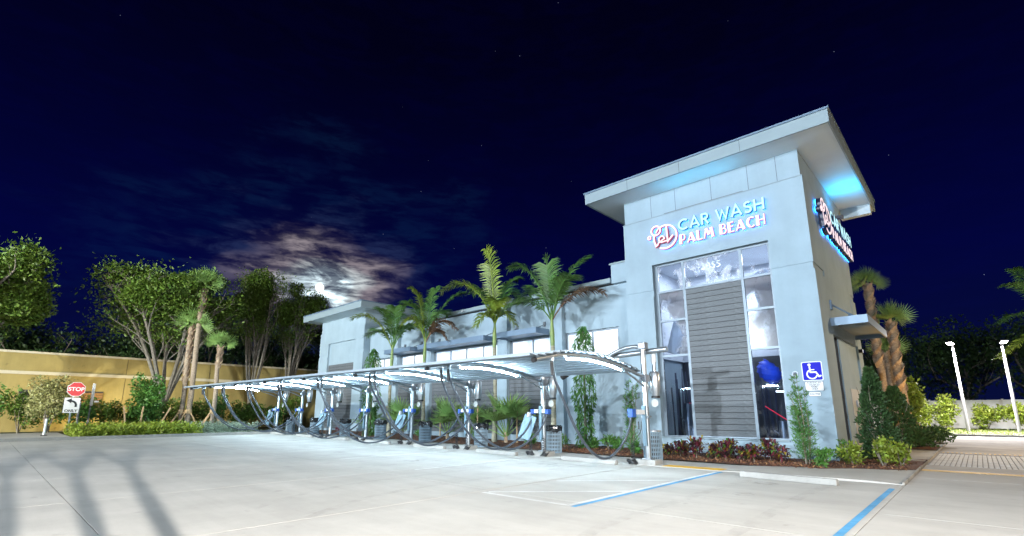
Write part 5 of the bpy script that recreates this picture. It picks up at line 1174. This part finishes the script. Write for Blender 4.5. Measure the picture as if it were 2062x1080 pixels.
def pole_light(base, h, lab, power, col, head_dir, tilt=0, spread=160, size=.5, emit=9):
    T = thing('lamp_post', base, lab, 'lamp post', 'parking lot lamp posts'); x, y, z = base; c, s_ = math.cos(head_dir), math.sin(head_dir)
    MB().tube([(x, y, z - .1), (x, y, z + h)], [.11, .075], 12).build('pole', 'pole', T, smooth=True)
    MB().tube([(x, y, z + h - .05), (x + .35 * c, y + .35 * s_, z + h + .05)], .04, 8).build('bracket', 'lamp_head', T)
    MB().obox((x + .62 * c, y + .62 * s_, z + h + .10), (.75, .42, .10), (0, -R(tilt), head_dir)).build('lamp_head', 'lamp_head', T, bevel=.02)
    MT['lens_%d' % int(abs(x * 10 + y))] = mat('lamp_lens', (1, 1, 1), .4, emit=col, estr=emit)
    nrm = Euler((0, -R(tilt), head_dir)).to_matrix() @ Vector((0, 0, -1)); cpos = Vector((x + .62 * c, y + .62 * s_, z + h + .10)) + nrm * .058
    MB().obox(tuple(cpos), (.62, .34, .012), (0, -R(tilt), head_dir)).build('lens', 'lens_%d' % int(abs(x * 10 + y)), T)
    lp_ = cpos + nrm * .05
    area('lamp_light', tuple(lp_), (nrm).to_track_quat('-Z', 'Y').to_euler(), size, power, col, T, spread=spread)
    return T
pole_light((-.77, 51.0, .1), 6.55, 'lit lamp post with white glare in front of the shrubs', 5200, (1.0, .95, .92), R(-100), 10, emit=60)
pole_light((1.94, 51.2, .1), 6.4, 'second lit lamp post at the right edge of the picture', 4400, (1.0, .93, .93), R(-80), 10, emit=40)
# palms reaching in from the right edge
def side_palm(base, top, fr, label, seed): return feather_palm(base, top, fr, label, seed, .16, None)
side_palm((4.2, 47.2, .1), 7.3, [(-3.6, -.1, -.2, 1.3, F_), (-3.6, -2.3, .2, .3, Y_), (-2.1, 2.6, .4, 2.2, F_), (-1.6, 3.7, 0, 2.0, F_), (2, 1, 0, 1.8, F_), (1, 2.4, .6, 1.8, F_), (-.4, 2.8, 1.2, 1.6, F_), (2.2, -.8, 0, 1, F_)], 'arching feather palm entering from the right edge over the lamps', 15)
rt = [(-14, 72, 13), (-7, 76, 12), (-1, 74, 11), (5, 75, 12.5), (11, 72, 14), (-22, 76, 14), (-30, 80, 14), (18, 75, 14)]
for i, (x, y, h) in enumerate(rt):
    big_tree('dark_tree', (x, y, .1), h, (x, y, h * .58), (4.6, 4.6, h * .45), 'dim tree behind the white fence, %s in the row' % (dl[i]), 8000, 'leaf_dark', 'bark', 320 + i, .28, .25, .38, 5, 'dim trees behind the white fence', False, 14, 3, lump=.5)
# ---- lamps out of view; those behind the viewer are added to light the scene
for i, x in enumerate((-36, -22, -8, 6)):
    pole_light((x, -32, gz(x)), (5.5, 10.5, 7.5, 13.0)[i], ('leftmost', 'second', 'third', 'rightmost')[i] + ' of four tall lamp posts along the street behind the viewer', 6800, (0.80, 0.91, 1.0), R(90 + (8, 2, -2, -4)[i]), 86, spread=120)  # number and heights chosen to spread and soften shadows on the building
pole_light((-24, -27, .2), 9.0, 'warm lamp post behind the viewer aimed at the left verge', 3000, (1.0, 0.95, 0.72), R(122), 84, spread=75)  # added for a yellow-green tint on the left planting
pole_light((11, 26, 0), 8.0, 'warm lamp post beside the driveway right of the picture', 1600, (1.0, .73, .42), R(180), 40)
# lamp right of the viewer; unseen triple palm added to throw shadow streaks
pole_light((12.6, -.44, 0), 7.0, 'lamp post right of the viewer behind the triple palm', 6600, (1.0, .95, .88), R(180), 58, size=.10, spread=105)
for i, y in enumerate((-.12, .20, .52)):
    feather_palm((4.0 + .15 * (i % 2), y, 0), 5.2, [(-1.0, .5, -.3, .9, F_), (.9, .6, .3, .9, F_), (.2, .9, .8, .8, F_)], ('near stem of the triple palm right of the viewer', 'middle stem of the triple palm right of the viewer', 'far stem of the triple palm right of the viewer')[i], 16 + i, .05, 'triple palm right of the viewer')
# warm ground floods that wash the yellow wall and the trees
def ground_flood(p, rot, power, col, lab, spread=130):
    T = thing('ground_floodlight', p, lab, 'light', 'warm ground floodlights'); x, y, z = p
    MB().box(x - .12, x + .12, y - .15, y + .15, z, z + .14).build('housing', 'lamp_head', T, bevel=.02)
    area('flood_beam', (x, y, z + .17), rot, .2, power, col, T, spread=spread)
for i, (y, pw) in enumerate(((-2.5, 45), (5.5, 210), (9.5, 130), (16, 25))):
    ground_flood((-48.6, y, .28), (0, R(125), 0), pw, (1.0, .70, .16), ('floodlight at the foot of the yellow wall near the dark window', 'floodlight at the wall foot behind the slatted louvre', 'floodlight at the wall foot behind the young tree', 'floodlight at the wall foot near the thin grey trees')[i], 150)
ground_flood((-2.2, 31.4, .06), (R(-15), R(170), 0), 150, (1.0, .55, .12), 'floodlight at the foot of the crisscross palm', 150)

# ---- moon
mo = MB(); rr = 7.0; cpos = MOON * 900
for i in range(12):
    a0 = math.pi * i / 12 - math.pi / 2; a1 = math.pi * (i + 1) / 12 - math.pi / 2
    mo.tube([(0, 0, rr * math.sin(a0)), (0, 0, rr * math.sin(a1))], [max(.01, rr * math.cos(a0)), max(.01, rr * math.cos(a1))], 24, False)
MT['moon'] = mat('moon', (.9, .9, .9), .9, emit=(1, 1, .97), estr=2.2, scale=.2, var=.3)
o = mo.build('moon', 'moon', None, smooth=True); o.location = cpos; tag(o, 'full moon shining through the clouds', 'moon')
